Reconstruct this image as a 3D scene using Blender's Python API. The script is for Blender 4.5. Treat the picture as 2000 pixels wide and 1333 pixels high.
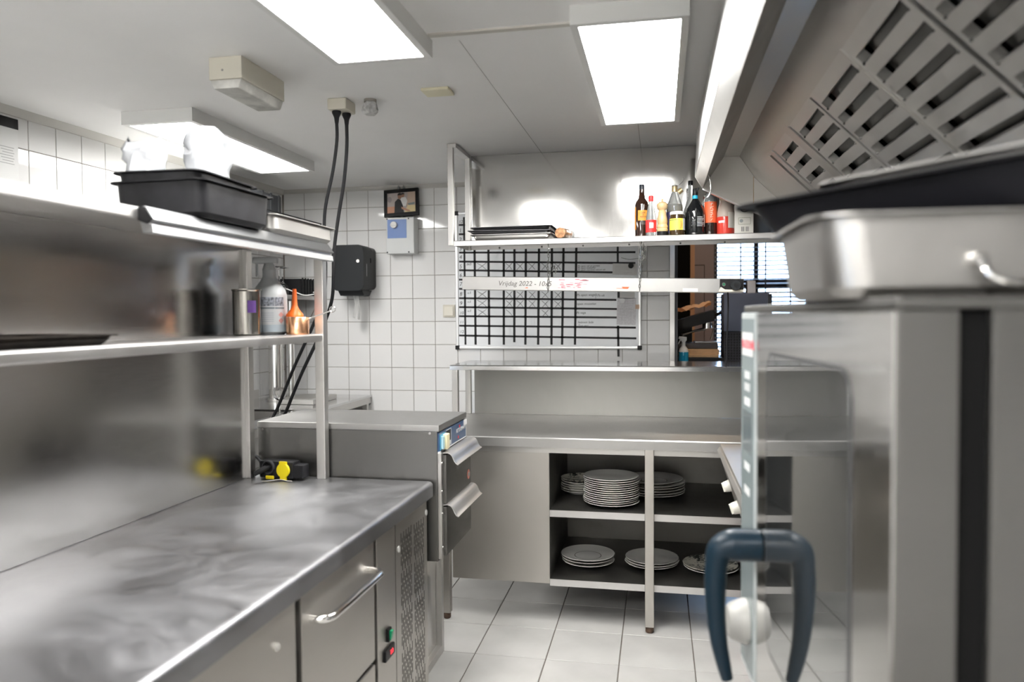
import bpy, bmesh, math, random
from mathutils import Vector, Matrix, noise as mnoise
random.seed(7)
for _o in list(bpy.data.objects):
    bpy.data.objects.remove(_o, do_unlink=True)
SC = bpy.context.scene
COL = SC.collection
PI = math.pi

# ------------------------------------------------------------------ camera, world, exposure
YAW, PITCH, ROLL, EYE = 0.1947, -0.0327, -0.0069, 1.4146
_fw = Vector((-math.sin(YAW)*math.cos(PITCH), math.cos(YAW)*math.cos(PITCH), math.sin(PITCH)))
_rt = Vector((math.cos(YAW), math.sin(YAW), 0))
_up = _rt.cross(_fw)
_r2 = _rt*math.cos(ROLL) + _up*math.sin(ROLL)
_u2 = _up*math.cos(ROLL) - _rt*math.sin(ROLL)
cam_data = bpy.data.cameras.new('camera')
cam = bpy.data.objects.new('camera', cam_data)
COL.objects.link(cam)
cam.matrix_world = Matrix(((_r2.x, _u2.x, -_fw.x, 0), (_r2.y, _u2.y, -_fw.y, 0), (_r2.z, _u2.z, -_fw.z, EYE), (0, 0, 0, 1)))
cam_data.sensor_width = 36.0
cam_data.lens = 1472.68/2000*36
cam_data.clip_start = 0.02
cam_data.dof.use_dof = True
cam_data.dof.focus_distance = 3.5
cam_data.dof.aperture_fstop = 2.2
SC.camera = cam

world = bpy.data.worlds.new('sky')
SC.world = world
world.use_nodes = True
_bg = world.node_tree.nodes['Background']
_bg.inputs[0].default_value = (0.50, 0.70, 1.0, 1)
_bg.inputs[1].default_value = 12.0
SC.view_settings.view_transform = 'Standard'
SC.view_settings.look = 'None'
SC.view_settings.exposure = 0.0
SC.view_settings.gamma = 1.0
SC.view_settings.use_curve_mapping = False
SC.cycles.max_bounces = 8; SC.cycles.diffuse_bounces = 6; SC.cycles.glossy_bounces = 4; SC.cycles.transmission_bounces = 6
SC.cycles.caustics_refractive = False; SC.cycles.caustics_reflective = False; SC.cycles.adaptive_threshold = .10; SC.cycles.adaptive_min_samples = 16
LAMP = 44.0          # emission of the ceiling panels
LAMP_COL = (1.0, 0.985, 0.958, 1)

# ------------------------------------------------------------------ materials
MATS = {}
def _nt(name):
    m = bpy.data.materials.new(name); m.use_nodes = True
    nt = m.node_tree
    return m, nt, nt.nodes['Principled BSDF']
def rgba(c): return (c[0], c[1], c[2], 1)
def mat(name, col, rough=0.5, metal=0.0, spec=0.5, var=0.0, vscale=6.0, bump=0.0, bscale=60.0, emit=0.0, ecol=None, trans=0.0, ior=1.45, coat=0.0, alpha=1.0, sss=0.0):
    if name in MATS: return MATS[name]
    m, nt, b = _nt(name)
    b.inputs['Base Color'].default_value = rgba(col)
    b.inputs['Roughness'].default_value = rough
    b.inputs['Metallic'].default_value = metal
    b.inputs['Specular IOR Level'].default_value = spec
    b.inputs['IOR'].default_value = ior
    b.inputs['Transmission Weight'].default_value = trans
    b.inputs['Coat Weight'].default_value = coat
    b.inputs['Alpha'].default_value = alpha
    if sss:
        b.inputs['Subsurface Weight'].default_value = sss
        b.inputs['Subsurface Radius'].default_value = (.02, .02, .02)
    if emit:
        b.inputs['Emission Color'].default_value = ecol or rgba(col)
        b.inputs['Emission Strength'].default_value = emit
    if var or bump:
        tc = nt.nodes.new('ShaderNodeTexCoord')
    if var:
        n = nt.nodes.new('ShaderNodeTexNoise'); n.inputs['Scale'].default_value = vscale; n.inputs['Detail'].default_value = 5
        nt.links.new(tc.outputs['Object'], n.inputs['Vector'])
        mx = nt.nodes.new('ShaderNodeMix'); mx.data_type = 'RGBA'
        mr = nt.nodes.new('ShaderNodeMapRange'); mr.inputs[1].default_value = .35; mr.inputs[2].default_value = .65
        nt.links.new(n.outputs['Fac'], mr.inputs[0]); nt.links.new(mr.outputs[0], mx.inputs[0])
        mx.inputs[6].default_value = rgba([c*(1-var) for c in col]); mx.inputs[7].default_value = rgba([min(1, c*(1+var*.35)) for c in col])
        nt.links.new(mx.outputs[2], b.inputs['Base Color'])
    if bump:
        n2 = nt.nodes.new('ShaderNodeTexNoise'); n2.inputs['Scale'].default_value = bscale; n2.inputs['Detail'].default_value = 4
        nt.links.new(tc.outputs['Object'], n2.inputs['Vector'])
        bp = nt.nodes.new('ShaderNodeBump'); bp.inputs['Strength'].default_value = bump; bp.inputs['Distance'].default_value = .004
        nt.links.new(n2.outputs['Fac'], bp.inputs['Height']); nt.links.new(bp.outputs[0], b.inputs['Normal'])
    MATS[name] = m
    return m
def steel(name, col=(.60, .59, .57), r0=.22, r1=.42, stretch=(1, 1, 30), smear=2.5, dist=1.2, cvar=.14, bump=.015, wave=0.0):
    """brushed stainless steel: stretched grain, broad smears that change gloss"""
    if name in MATS: return MATS[name]
    m, nt, b = _nt(name); N = nt.nodes.new; L = nt.links.new
    b.inputs['Metallic'].default_value = 1.0
    tc = N('ShaderNodeTexCoord')
    mp = N('ShaderNodeMapping'); mp.inputs['Scale'].default_value = stretch
    L(tc.outputs['Object'], mp.inputs['Vector'])
    g = N('ShaderNodeTexNoise'); g.inputs['Scale'].default_value = 14; g.inputs['Detail'].default_value = 6; L(mp.outputs[0], g.inputs['Vector'])
    s = N('ShaderNodeTexNoise'); s.inputs['Scale'].default_value = smear; s.inputs['Detail'].default_value = 7; s.inputs['Distortion'].default_value = dist; s.inputs['Roughness'].default_value = .62
    L(tc.outputs['Object'], s.inputs['Vector'])
    mr = N('ShaderNodeMapRange'); mr.inputs[1].default_value = .3; mr.inputs[2].default_value = .7; mr.inputs[3].default_value = r0; mr.inputs[4].default_value = r1
    L(s.outputs['Fac'], mr.inputs[0])
    ma = N('ShaderNodeMath'); ma.operation = 'MULTIPLY_ADD'; ma.inputs[1].default_value = .10
    L(g.outputs['Fac'], ma.inputs[0]); L(mr.outputs[0], ma.inputs[2]); L(ma.outputs[0], b.inputs['Roughness'])
    mx = N('ShaderNodeMix'); mx.data_type = 'RGBA'
    L(s.outputs['Fac'], mx.inputs[0])
    mx.inputs[6].default_value = rgba([c*(1-cvar) for c in col]); mx.inputs[7].default_value = rgba([min(1, c*(1+cvar)) for c in col])
    L(mx.outputs[2], b.inputs['Base Color'])
    bp = N('ShaderNodeBump'); bp.inputs['Strength'].default_value = bump; bp.inputs['Distance'].default_value = .002
    L(g.outputs['Fac'], bp.inputs['Height'])
    last = bp
    if wave:
        w = N('ShaderNodeTexNoise'); w.inputs['Scale'].default_value = 5; w.inputs['Detail'].default_value = 1
        L(tc.outputs['Object'], w.inputs['Vector'])
        b2 = N('ShaderNodeBump'); b2.inputs['Strength'].default_value = wave; b2.inputs['Distance'].default_value = .01
        L(w.outputs['Fac'], b2.inputs['Height']); L(bp.outputs[0], b2.inputs['Normal']); last = b2
    if bump or wave: L(last.outputs[0], b.inputs['Normal'])
    MATS[name] = m
    return m

S_TOP = steel('worktop_steel', (.325, .325, .335), .285, .47, (30, 1, 1), 3.2, 2.2, .10, .012)
S_PANEL = steel('splash_steel', (.56, .55, .54), .12, .185, (1, 1, 22), 1.6, .8, .12, 0)
S_WARM = steel('warmer_steel', (.17, .167, .16), .285, .38, (1, 1, 22), 2.0, .8, .12, .006)
S_TSPLASH = steel('table_splash_steel', (.25, .245, .233), .285, .38, (22, 1, 1), 2.0, 1.0, .14, .006)
S_TTOP = steel('table_top_steel', (.40, .395, .385), .285, .40, (22, 1, 1), 2.5, .8, .1, .01)
S_FRONT = steel('front_steel', (.48, .46, .43), .28, .42, (1, 1, 25), 1.8, .6, .08, .015)
S_POST = steel('post_steel', (.56, .55, .53), .28, .42, (1, 1, .2), 4, .5, .08, .02)
S_SHELF = steel('shelf_steel', (.62, .61, .60), .30, .45, (20, 1, 1), 3, .8, .1, .02)
S_HOOD = steel('hood_steel', (.50, .485, .46), .28, .46, (1, 20, 1), 2.2, 1.0, .14, .02)
S_LIP = steel('hood_lip_steel', (.33, .322, .305), .28, .44, (1, 20, 1), 2.2, 1.0, .14, .01)
S_FILTER = steel('filter_steel', (.56, .55, .53), .285, .5, (1, 1, 1), 7, 1.2, .2, .02)
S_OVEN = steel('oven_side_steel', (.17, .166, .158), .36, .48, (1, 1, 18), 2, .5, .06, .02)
S_DOOR = steel('oven_door_steel', (.66, .65, .63), .04, .08, (1, 1, 12), 2, .5, .05, .003, wave=.025)
S_PAN = steel('pan_steel', (.40, .39, .375), .285, .40, (1, 1, 1), 5, .8, .12, .01)
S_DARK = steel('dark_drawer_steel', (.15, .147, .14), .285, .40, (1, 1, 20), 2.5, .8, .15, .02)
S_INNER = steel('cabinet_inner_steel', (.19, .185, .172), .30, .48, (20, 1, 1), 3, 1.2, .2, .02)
CHROME = mat('polished_steel', (.72, .71, .69), .12, 1.0)
ALU = mat('aluminium_rail', (.50, .51, .52), .34, 1.0)
TILE = mat('white_glazed_tile', (.80, .796, .788), .06, spec=.5, bump=.02, bscale=9)
GROUT = mat('wall_grout', (.30, .27, .24), .9, var=.3, vscale=9)
FTILE = mat('floor_tile', (.455, .447, .430), .38, var=.10, vscale=5, bump=.03, bscale=220)
FGROUT = mat('floor_grout', (.13, .115, .10), .9)
CEIL = mat('ceiling_paint', (.95, .945, .935), .6, var=.05, vscale=1.3)
PLASTER = mat('plain_plaster', (.85, .845, .83), .6)
WHITE = mat('white_enamel', (.82, .82, .80), .35)
CREAM = mat('cream_plastic', (.68, .645, .55), .4)
BLACK = mat('black_plastic', (.012, .012, .013), .38, spec=.25)
BLACKSATIN = mat('black_satin_plastic', (.020, .022, .024), .45, spec=.22, bump=.05, bscale=400)
RUBBER = mat('black_rubber', (.014, .014, .016), .55, spec=.25)
DARKVOID = mat('shade_black', (.008, .008, .008), .8, spec=.05)  # near-black colour that stands in for shade in gaps, recesses and slots
LIGHTPANEL_DIM = mat('lamp_diffuser_dim', (.9, .9, .9), .5, emit=LAMP*.62, ecol=LAMP_COL)  # emission lowered so the shelf and tiles beside this lamp clip less
LIGHTPANEL = mat('lamp_diffuser', (.9, .9, .9), .5, emit=LAMP, ecol=LAMP_COL)
GLASS = mat('clear_glass', (1, 1, 1), .02, trans=1.0, ior=1.45)
ORANGE = mat('orange_plastic', (.95, .17, .02), .35, sss=.1)
COPPER = mat('copper', (.86, .47, .27), .25, 1.0, var=.18, vscale=20)
NAVY = mat('navy_handle_plastic', (.006, .018, .030), .36, spec=.3)
TAPE = mat('black_tape', (.013, .013, .014), .6)
BOARD = mat('whiteboard_surface', (.92, .94, .96), .22, var=.05, vscale=4)
PAPER = mat('paper', (.74, .73, .72), .7, var=.05, vscale=30)
INK = mat('black_ink', (.02, .02, .02), .6)
RED = mat('red_plastic', (.75, .03, .03), .4)
YELLOW = mat('yellow_plastic', (.90, .72, .02), .4)

# ------------------------------------------------------------------ mesh helpers
BEVELLED = {}
def BM(): return bmesh.new()
def box(bm, a, b, bev=0.0, seg=2):
    x0, y0, z0 = [min(p, q) for p, q in zip(a, b)]; x1, y1, z1 = [max(p, q) for p, q in zip(a, b)]
    v = [bm.verts.new(p) for p in ((x0,y0,z0),(x1,y0,z0),(x1,y1,z0),(x0,y1,z0),(x0,y0,z1),(x1,y0,z1),(x1,y1,z1),(x0,y1,z1))]
    f = [bm.faces.new([v[i] for i in q]) for q in ((3,2,1,0),(4,5,6,7),(0,1,5,4),(1,2,6,5),(2,3,7,6),(3,0,4,7))]
    if bev > 0:
        bmesh.ops.bevel(bm, geom=list({e for q in f for e in q.edges}), offset=bev, segments=seg, affect='EDGES', profile=.5); BEVELLED[id(bm)] = bm
    return bm
def bx(a, b, bev=0.0, seg=2): return box(BM(), a, b, bev, seg)
def _frame(d):
    d = d.normalized(); h = Vector((0,0,1)) if abs(d.z) < .9 else Vector((1,0,0))
    u = d.cross(h).normalized(); return u, d.cross(u).normalized()
def cyl(bm, p0, p1, r0, r1=None, n=20, cap=True):
    p0, p1 = Vector(p0), Vector(p1); r1 = r0 if r1 is None else r1
    u, w = _frame(p1-p0)
    A = [bm.verts.new(p0 + (u*math.cos(2*PI*i/n) + w*math.sin(2*PI*i/n))*r0) for i in range(n)]
    B = [bm.verts.new(p1 + (u*math.cos(2*PI*i/n) + w*math.sin(2*PI*i/n))*r1) for i in range(n)]
    for i in range(n): bm.faces.new((A[i], A[(i+1)%n], B[(i+1)%n], B[i]))
    if cap: bm.faces.new(A[::-1]); bm.faces.new(B)
    return bm
def tube(bm, pts, r, n=10, closed=False):
    pts = [Vector(p) for p in pts]; m = len(pts); rings = []; u = None
    for i, p in enumerate(pts):
        d = (pts[(i+1) % m] - pts[i-1]) if closed else (pts[min(i+1, m-1)] - pts[max(i-1, 0)])
        d.normalize()
        if u is None: u = _frame(d)[0]
        u = (u - d*u.dot(d)).normalized(); w = d.cross(u)
        rr = r[i] if isinstance(r, (list, tuple)) else r
        rings.append([bm.verts.new(p + (u*math.cos(2*PI*k/n) + w*math.sin(2*PI*k/n))*rr) for k in range(n)])
    for i in range(m if closed else m-1):
        A, B = rings[i], rings[(i+1) % m]
        for k in range(n): bm.faces.new((A[k], A[(k+1)%n], B[(k+1)%n], B[k]))
    if not closed: bm.faces.new(rings[0][::-1]); bm.faces.new(rings[-1])
    return bm
def curve_pts(ctrl, n=8):
    """Catmull-Rom through control points"""
    P = [Vector(p) for p in ctrl]; P = [P[0]*2-P[1]] + P + [P[-1]*2-P[-2]]; out = []
    for i in range(1, len(P)-2):
        for k in range(n):
            t = k/n; a, b, c, d = P[i-1], P[i], P[i+1], P[i+2]
            out.append(.5*((2*b) + (c-a)*t + (2*a-5*b+4*c-d)*t*t + (3*b-a-3*c+d)*t**3))
    out.append(P[-2]); return out
def lathe(bm, prof, c=(0,0,0), n=32, wob=None):
    """profile (r,z) about a vertical axis; wob(angle, r, z) -> factor on r"""
    c = Vector(c); rings = []
    for r, z in prof:
        if r < 1e-6: rings.append([bm.verts.new(c + Vector((0,0,z)))]); continue
        R = []
        for k in range(n):
            a = 2*PI*k/n; q = r*(wob(a, r, z) if wob else 1)
            R.append(bm.verts.new(c + Vector((q*math.cos(a), q*math.sin(a), z))))
        rings.append(R)
    for A, B in zip(rings, rings[1:]):
        for k in range(n):
            j = (k+1) % n
            if len(A) == 1 and len(B) == 1: continue
            if len(A) == 1: bm.faces.new((A[0], B[j], B[k]))
            elif len(B) == 1: bm.faces.new((A[k], A[j], B[0]))
            else: bm.faces.new((A[k], A[j], B[j], B[k]))
    return bm
def prism(bm, poly, axis, a0, a1, bev=0.0):
    def P(p, a): return {'Y': (p[0], a, p[1]), 'X': (a, p[0], p[1]), 'Z': (p[0], p[1], a)}[axis]
    A = [bm.verts.new(P(p, a0)) for p in poly]; B = [bm.verts.new(P(p, a1)) for p in poly]; n = len(poly); fs = []
    for i in range(n): fs.append(bm.faces.new((A[i], A[(i+1)%n], B[(i+1)%n], B[i])))
    fs.append(bm.faces.new(A[::-1])); fs.append(bm.faces.new(B))
    if bev: bmesh.ops.bevel(bm, geom=list({e for q in fs for e in q.edges}), offset=bev, segments=2, affect='EDGES', profile=.5); BEVELLED[id(bm)] = bm
    return bm
def sheet(bm, prof, axis, a0, a1, t):
    """open folded sheet: polyline profile given thickness t, extruded"""
    P = [Vector(p) for p in prof]; off = []
    for i in range(len(P)):
        d = (P[min(i+1, len(P)-1)] - P[max(i-1, 0)]).normalized(); off.append(P[i] + Vector((-d.y, d.x))*t)
    return prism(bm, [tuple(p) for p in P] + [tuple(p) for p in off[::-1]], axis, a0, a1)
def rrect(x0, x1, y0, y1, r, n=5):
    out = []
    for cx, cy, a in ((x1-r, y1-r, 0), (x0+r, y1-r, PI/2), (x0+r, y0+r, PI), (x1-r, y0+r, 1.5*PI)):
        for k in range(n+1): out.append((cx + r*math.cos(a + PI/2*k/n), cy + r*math.sin(a + PI/2*k/n)))
    return out
def holed(bm, O, U, V, w, h, holes, t):
    """plate w x h in the plane O,U,V with rectangular holes (u0,u1,v0,v1), thickness t behind it"""
    O, U, V = Vector(O), Vector(U).normalized(), Vector(V).normalized(); Nn = U.cross(V)
    us = sorted({0.0, w} | {round(q, 5) for a in holes for q in a[:2]}); vs = sorted({0.0, h} | {round(q, 5) for a in holes for q in a[2:]})
    iu = {q: i for i, q in enumerate(us)}; iv = {q: i for i, q in enumerate(vs)}; void = set()
    for a in holes:
        for i in range(iu[round(a[0],5)], iu[round(a[1],5)]):
            for j in range(iv[round(a[2],5)], iv[round(a[3],5)]): void.add((i, j))
    F, Bk = {}, {}
    def vf(D, i, j, d):
        if (i, j) not in D: D[(i, j)] = bm.verts.new(O + U*us[i] + V*vs[j] - Nn*d)
        return D[(i, j)]
    nu, nv = len(us)-1, len(vs)-1
    solid = lambda i, j: 0 <= i < nu and 0 <= j < nv and (i, j) not in void
    for i in range(nu):
        for j in range(nv):
            if not solid(i, j): continue
            bm.faces.new([vf(F, *q, 0) for q in ((i,j),(i+1,j),(i+1,j+1),(i,j+1))])
            for (di, dj), (p, q) in (((-1,0),((i,j+1),(i,j))), ((1,0),((i+1,j),(i+1,j+1))), ((0,-1),((i,j),(i+1,j))), ((0,1),((i+1,j+1),(i,j+1)))):
                if not solid(i+di, j+dj):
                    bm.faces.new((vf(F, *q, 0), vf(F, *p, 0), vf(Bk, *p, t), vf(Bk, *q, t)))
    return bm
def arc_patch(bm, c, r, z0, z1, a0, a1, n=14):
    c = Vector(c); A = []
    for k in range(n+1):
        a = a0 + (a1-a0)*k/n; d = Vector((math.cos(a), math.sin(a), 0))*r
        A.append((bm.verts.new(c + d + Vector((0,0,z0))), bm.verts.new(c + d + Vector((0,0,z1)))))
    for p, q in zip(A, A[1:]): bm.faces.new((p[0], q[0], q[1], p[1]))
    return bm
def gnpan(bm, w, l, h, rim=.012, taper=.9, r=.035, t=.0012):
    """gastronorm pan: rounded, tapered, with a flat flange; centred, base at z=0"""
    outer = [(rrect(-w/2*k + dx, w/2*k - dx, -l/2*k + dx, l/2*k - dx, rr, 5), z) for k, dx, rr, z in
             ((taper, .012, r*.8, 0), (taper, 0, r, .012), (1, rim, r, h-.004), (1, rim, r, h), (1, 0, r, h), (1, 0, r, h-.003))]
    inner = [(rrect(-w/2*k + dx, w/2*k - dx, -l/2*k + dx, l/2*k - dx, rr, 5), z) for k, dx, rr, z in
             ((1, rim+t, r, h+.0004), (taper, t, r, .012+t), (taper, .012+t, r*.8, t))]
    rings = [[bm.verts.new((x, y, z)) for x, y in poly] for poly, z in outer]
    n = len(rings[0])
    for A, B in zip(rings, rings[1:]):
        for k in range(n): bm.faces.new((A[k], A[(k+1)%n], B[(k+1)%n], B[k]))
    bm.faces.new(rings[0][::-1])
    ri = [[bm.verts.new((x, y, z)) for x, y in poly] for poly, z in inner]
    for A, B in zip([rings[3]] + ri, ri):
        for k in range(n): bm.faces.new((A[k], A[(k+1)%n], B[(k+1)%n], B[k]))
    bm.faces.new(ri[-1])
    return bm
def to(bm, M): bm.transform(M); return bm
def TR(x, y, z, rz=0.0, rx=0.0, ry=0.0):
    return Matrix.Translation((x, y, z)) @ Matrix.Rotation(rz, 4, 'Z') @ Matrix.Rotation(ry, 4, 'Y') @ Matrix.Rotation(rx, 4, 'X')

# ------------------------------------------------------------------ object helpers
def rootM(o):
    M = Matrix.Identity(4)
    while o is not None: M = o.matrix_basis @ M; o = o.parent
    return M
def mesh(name, bm, m, flat=False):
    bmesh.ops.recalc_face_normals(bm, faces=bm.faces)
    for e in bm.edges:
        if len(e.link_faces) == 2 and e.calc_face_angle(0) > .62: e.smooth = False
    for f in bm.faces: f.smooth = not flat
    me = bpy.data.meshes.new(name); bm.to_mesh(me); bm.free()
    for q in (m if isinstance(m, (list, tuple)) else [m]): me.materials.append(q)
    return me
def weighted(o):
    q = o.modifiers.new('flat_faces', 'WEIGHTED_NORMAL'); q.keep_sharp = True; q.mode = 'FACE_AREA'; q.weight = 50
def obj(name, bm, m, parent=None, local=False):
    """one mesh object; geometry is given in world space unless local"""
    if parent is not None and not local: bm.transform(rootM(parent).inverted())
    w = BEVELLED.pop(id(bm), None) is not None
    o = bpy.data.objects.new(name, mesh(name, bm, m)); COL.objects.link(o)
    if w: weighted(o)
    if parent is not None: o.parent = parent
    return o
def tag(o, label, cat, group=None, kind=None):
    o['label'] = label; o['category'] = cat
    if group: o['group'] = group
    if kind: o['kind'] = kind
    return o
def thing(name, label, cat, loc=(0,0,0), rz=0.0, group=None, kind=None, M=None):
    o = bpy.data.objects.new(name, None); COL.objects.link(o); o.empty_display_size = .05
    o.matrix_basis = M if M is not None else (Matrix.Translation(loc) @ Matrix.Rotation(rz, 4, 'Z'))
    return tag(o, label, cat, group, kind)
def single(name, bm, m, label, cat, loc=None, group=None, kind=None):
    """a thing that is one mesh, origin at loc (world geometry)"""
    if loc is not None: bm.transform(Matrix.Translation(-Vector(loc)))
    w = BEVELLED.pop(id(bm), None) is not None
    o = bpy.data.objects.new(name, mesh(name, bm, m)); COL.objects.link(o)
    if w: weighted(o)
    if loc is not None: o.location = loc
    return tag(o, label, cat, group, kind)
def copytree(o, M, label=None, parent=None):
    c = o.copy(); COL.objects.link(c); c.parent = parent
    if parent is None: c.matrix_basis = M
    if label: c['label'] = label
    for ch in o.children: copytree(ch, None, None, c)
    return c
def lab(o, s): o['label'] = s; return o
def text(name, s, size, m, parent, M, ext=.0003, align='LEFT', local=False, shear=0.0):
    cu = bpy.data.curves.new(name, 'FONT'); cu.body = s; cu.size = size; cu.extrude = ext; cu.align_x = align; cu.shear = shear
    cu.resolution_u = 3
    cu.materials.append(m)
    o = bpy.data.objects.new(name, cu); COL.objects.link(o); o.parent = parent
    o.matrix_basis = M if local else rootM(parent).inverted() @ M
    TEXTS.append(o)
    return o
TEXTS = []
FACE_S = Matrix.Rotation(PI/2, 4, 'X')          # text that faces the camera side (-Y)
FACE_E = Matrix.Rotation(PI/2, 4, 'Z') @ FACE_S  # text that faces +X
FACE_W = Matrix.Rotation(-PI/2, 4, 'Z') @ FACE_S # text that faces -X
ORD = ['top', 'second', 'third', 'fourth', 'fifth', 'sixth', 'seventh', 'eighth', 'ninth', 'tenth', 'eleventh', 'twelfth', 'thirteenth', 'fourteenth']
# ================================================================== the room
CZ = 2.283            # ceiling height
BY = 4.77             # face of the back wall tiles
T = .1525
# floor: grout bed with 30 cm tiles on it
floor = single('floor', bx((-2.75, -1.6, -.06), (1.6, 4.80, -.003)), FGROUT, 'floor of pale grey square tiles with dark joints', 'floor', kind='structure')
def tile_mesh(name, w, h, t, m, j=.002, ch=.0015):
    """face in local XY, front at z=0 going back to -t"""
    bm = BM(); a, b = w/2-j, h/2-j
    A = [bm.verts.new(p) for p in ((-a,-b,-t),(a,-b,-t),(a,b,-t),(-a,b,-t))]
    B = [bm.verts.new(p) for p in ((-a,-b,-ch),(a,-b,-ch),(a,b,-ch),(-a,b,-ch))]
    C = [bm.verts.new((p[0]*(1-ch/a), p[1]*(1-ch/b), 0)) for p in ((-a,-b),(a,-b),(a,b),(-a,b))]
    for X, Y in ((A, B), (B, C)):
        for k in range(4): bm.faces.new((X[k], X[(k+1)%4], Y[(k+1)%4], Y[k]))
    bm.faces.new(C)
    return mesh(name, bm, m)
ft = tile_mesh('tile', .3, .3, .012, FTILE, j=.0022)
fr = .0043
for i in range(-6, 8):
    for j in range(-4, 18):
        X, Y = (i+.5)*.3, (-j+.5)*.3
        x, y = -.7682 + X*math.cos(fr) - Y*math.sin(fr), 3.6306 + X*math.sin(fr) + Y*math.cos(fr)
        if y > 4.76 or x < -2.75 or x > 1.5 or y < -1.0: continue
        o = bpy.data.objects.new('tile', ft); COL.objects.link(o); o.parent = floor
        o.matrix_basis = TR(x, y, 0, fr)
# back wall with its opening to the bar on the right
wall_back = thing('wall_back', 'back wall of white square tiles behind the whiteboard', 'wall', (0, BY, 0), kind='structure')
obj('wall_body', bx((-2.75, BY+.003, 0), (.056, BY+.14, CZ+.05)), GROUT, wall_back)
obj('lintel', bx((.056, BY+.003, 2.12), (1.6, BY+.14, CZ+.05)), PLASTER, wall_back)
wt = tile_mesh('tile', T, T, .006, TILE, j=.0016)
x0, z0 = -2.3696, 2.1468
for c in range(-2, 16):
    for r in range(-1, 14):
        a, b = x0 + c*T, x0 + (c+1)*T
        a, b = max(a, -2.53), min(b, .056)
        zt, zb = z0 - r*T, z0 - (r+1)*T
        if r == -1: zt = 2.262
        zb = max(zb, .003)
        if b-a < .02 or zt-zb < .02: continue
        o = bpy.data.objects.new('tile', wt); COL.objects.link(o); o.parent = wall_back
        o.matrix_basis = Matrix.Translation(((a+b)/2, 0, (zt+zb)/2)) @ FACE_S @ Matrix.Diagonal(((b-a)/T, (zt-zb)/T, 1, 1))
# left wall, not quite square to the back wall
LWA = math.atan(.04)
LM = Matrix.Translation((-2.53, BY, 0)) @ Matrix.Rotation(-LWA, 4, 'Z')      # local +Y runs along the wall away from the camera
wall_left = thing('wall_left', 'left wall of white square tiles above the wall shelves', 'wall', M=LM, kind='structure')
obj('wall_body', bx((-.15, -6.1, 0), (-.003, .12, CZ+.05)), GROUT, wall_left, local=True)
TY = .1427
lt = tile_mesh('tile', TY, T, .006, TILE, j=.0016)
for c in range(-17, 1):
    for r in range(-1, 14):
        a = (2.746 - 4.77) + (c+14)*TY; b = min(a+TY, 0)
        zt, zb = 2.128 - r*T, 2.128 - (r+1)*T
        if r == -1: zt = 2.262
        zb = max(zb, .003)
        if b-a < .02 or a < -2.6 or zt-zb < .02: continue
        o = bpy.data.objects.new('tile', lt); COL.objects.link(o); o.parent = wall_left
        o.matrix_basis = Matrix.Translation((0, (a+b)/2, (zt+zb)/2)) @ FACE_E @ Matrix.Diagonal(((b-a)/TY, (zt-zb)/T, 1, 1))
obj('tiled_stretch', bx((-.003, -6.1, 0), (0, -2.6, CZ)), TILE, wall_left, local=True)
# walls the camera has its back to
wall_right = single('wall_right', bx((1.42, -1.5, 0), (1.55, BY, CZ+.05)), TILE, 'plain white wall behind the hood and the oven', 'wall', kind='structure')
wall_front = single('wall_front', bx((-2.9, -1.62, 0), (1.55, -1.5, CZ+.05)), PLASTER, 'plain wall behind the photographer', 'wall', kind='structure')
ceiling = single('ceiling', bx((-2.95, -1.62, CZ), (1.6, BY+.14, CZ+.08)), CEIL, 'low white painted board ceiling', 'ceiling', kind='structure')
# joints and cover strips of the ceiling boards
obj('cover_strip', bx((-.70, 2.245, CZ-.006), (-.25, 2.268, CZ+.001)), mat('strip_paint', (.62, .60, .55), .6), ceiling)
for a, b in (((-.62, 2.32), (-.60, 4.0)), ((-.10, 3.3), (-.10, 4.0))):
    obj('board_joint', bx((a[0]-.0012, a[1], CZ-.0008), (a[0]+.0012, b[1], CZ+.001)), mat('joint_grey', (.52, .51, .49), .8), ceiling)
# cove strips where ceiling and tiles meet
TRIM = mat('cove_strip', (.60, .585, .55), .5)
single('trim_1', prism(BM(), [(BY-.022, CZ), (BY, CZ), (BY, CZ-.026), (BY-.006, CZ-.024), (BY-.018, CZ-.010)], 'X', -2.53, .05), TRIM, 'grey cove strip between ceiling and back wall', 'trim', kind='structure')
t2 = thing('trim_2', 'grey cove strip between ceiling and left wall', 'trim', M=LM, kind='structure')
obj('strip', prism(BM(), [(0, CZ), (.03, CZ), (.022, CZ-.012), (.008, CZ-.03), (0, CZ-.032)], 'Y', -5.9, 0), TRIM, t2, local=True)
# steel edge of the opening
single('trim_3', bx((.056, BY-.012, .0), (.086, BY+.15, 2.12), .002), S_POST, 'steel corner strip at the edge of the serving opening', 'trim', kind='structure')
single('trim_4', bx((.0865, BY+.02, .0), (.104, BY+.15, 2.12)), mat('dark_jamb', (.10, .10, .11), .5), 'dark jamb inside the serving opening', 'trim', kind='structure')

# ------------------------------------------------------------------ ceiling lamps
def lamp(x0_, x1_, y0_, y1_, label, m=None):
    h = .056; z = CZ - h
    t = thing('ceiling_light', label, 'lamp', ((x0_+x1_)/2, (y0_+y1_)/2, z), group='flat panel lamps on the ceiling')
    bm = BM(); w = .022
    for a, b in (((x0_, y0_), (x1_, y0_+w)), ((x0_, y1_-w), (x1_, y1_)), ((x0_, y0_+w), (x0_+w, y1_-w)), ((x1_-w, y0_+w), (x1_, y1_-w))):
        box(bm, (a[0], a[1], z), (b[0], b[1], CZ-.001))
    obj('frame', bm, WHITE, t)
    obj('diffuser', bx((x0_+w, y0_+w, z+.004), (x1_-w, y1_-w, z+.012)), m or LIGHTPANEL, t)
    return t
lamp(-1.03, -.703, 1.14, 2.306, 'flat lamp nearest the camera, cut off by the top of the picture')
lamp(-.249, .078, 2.125, 3.275, 'flat lamp beside the extractor hood, in front of the ceiling shelf')
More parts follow.
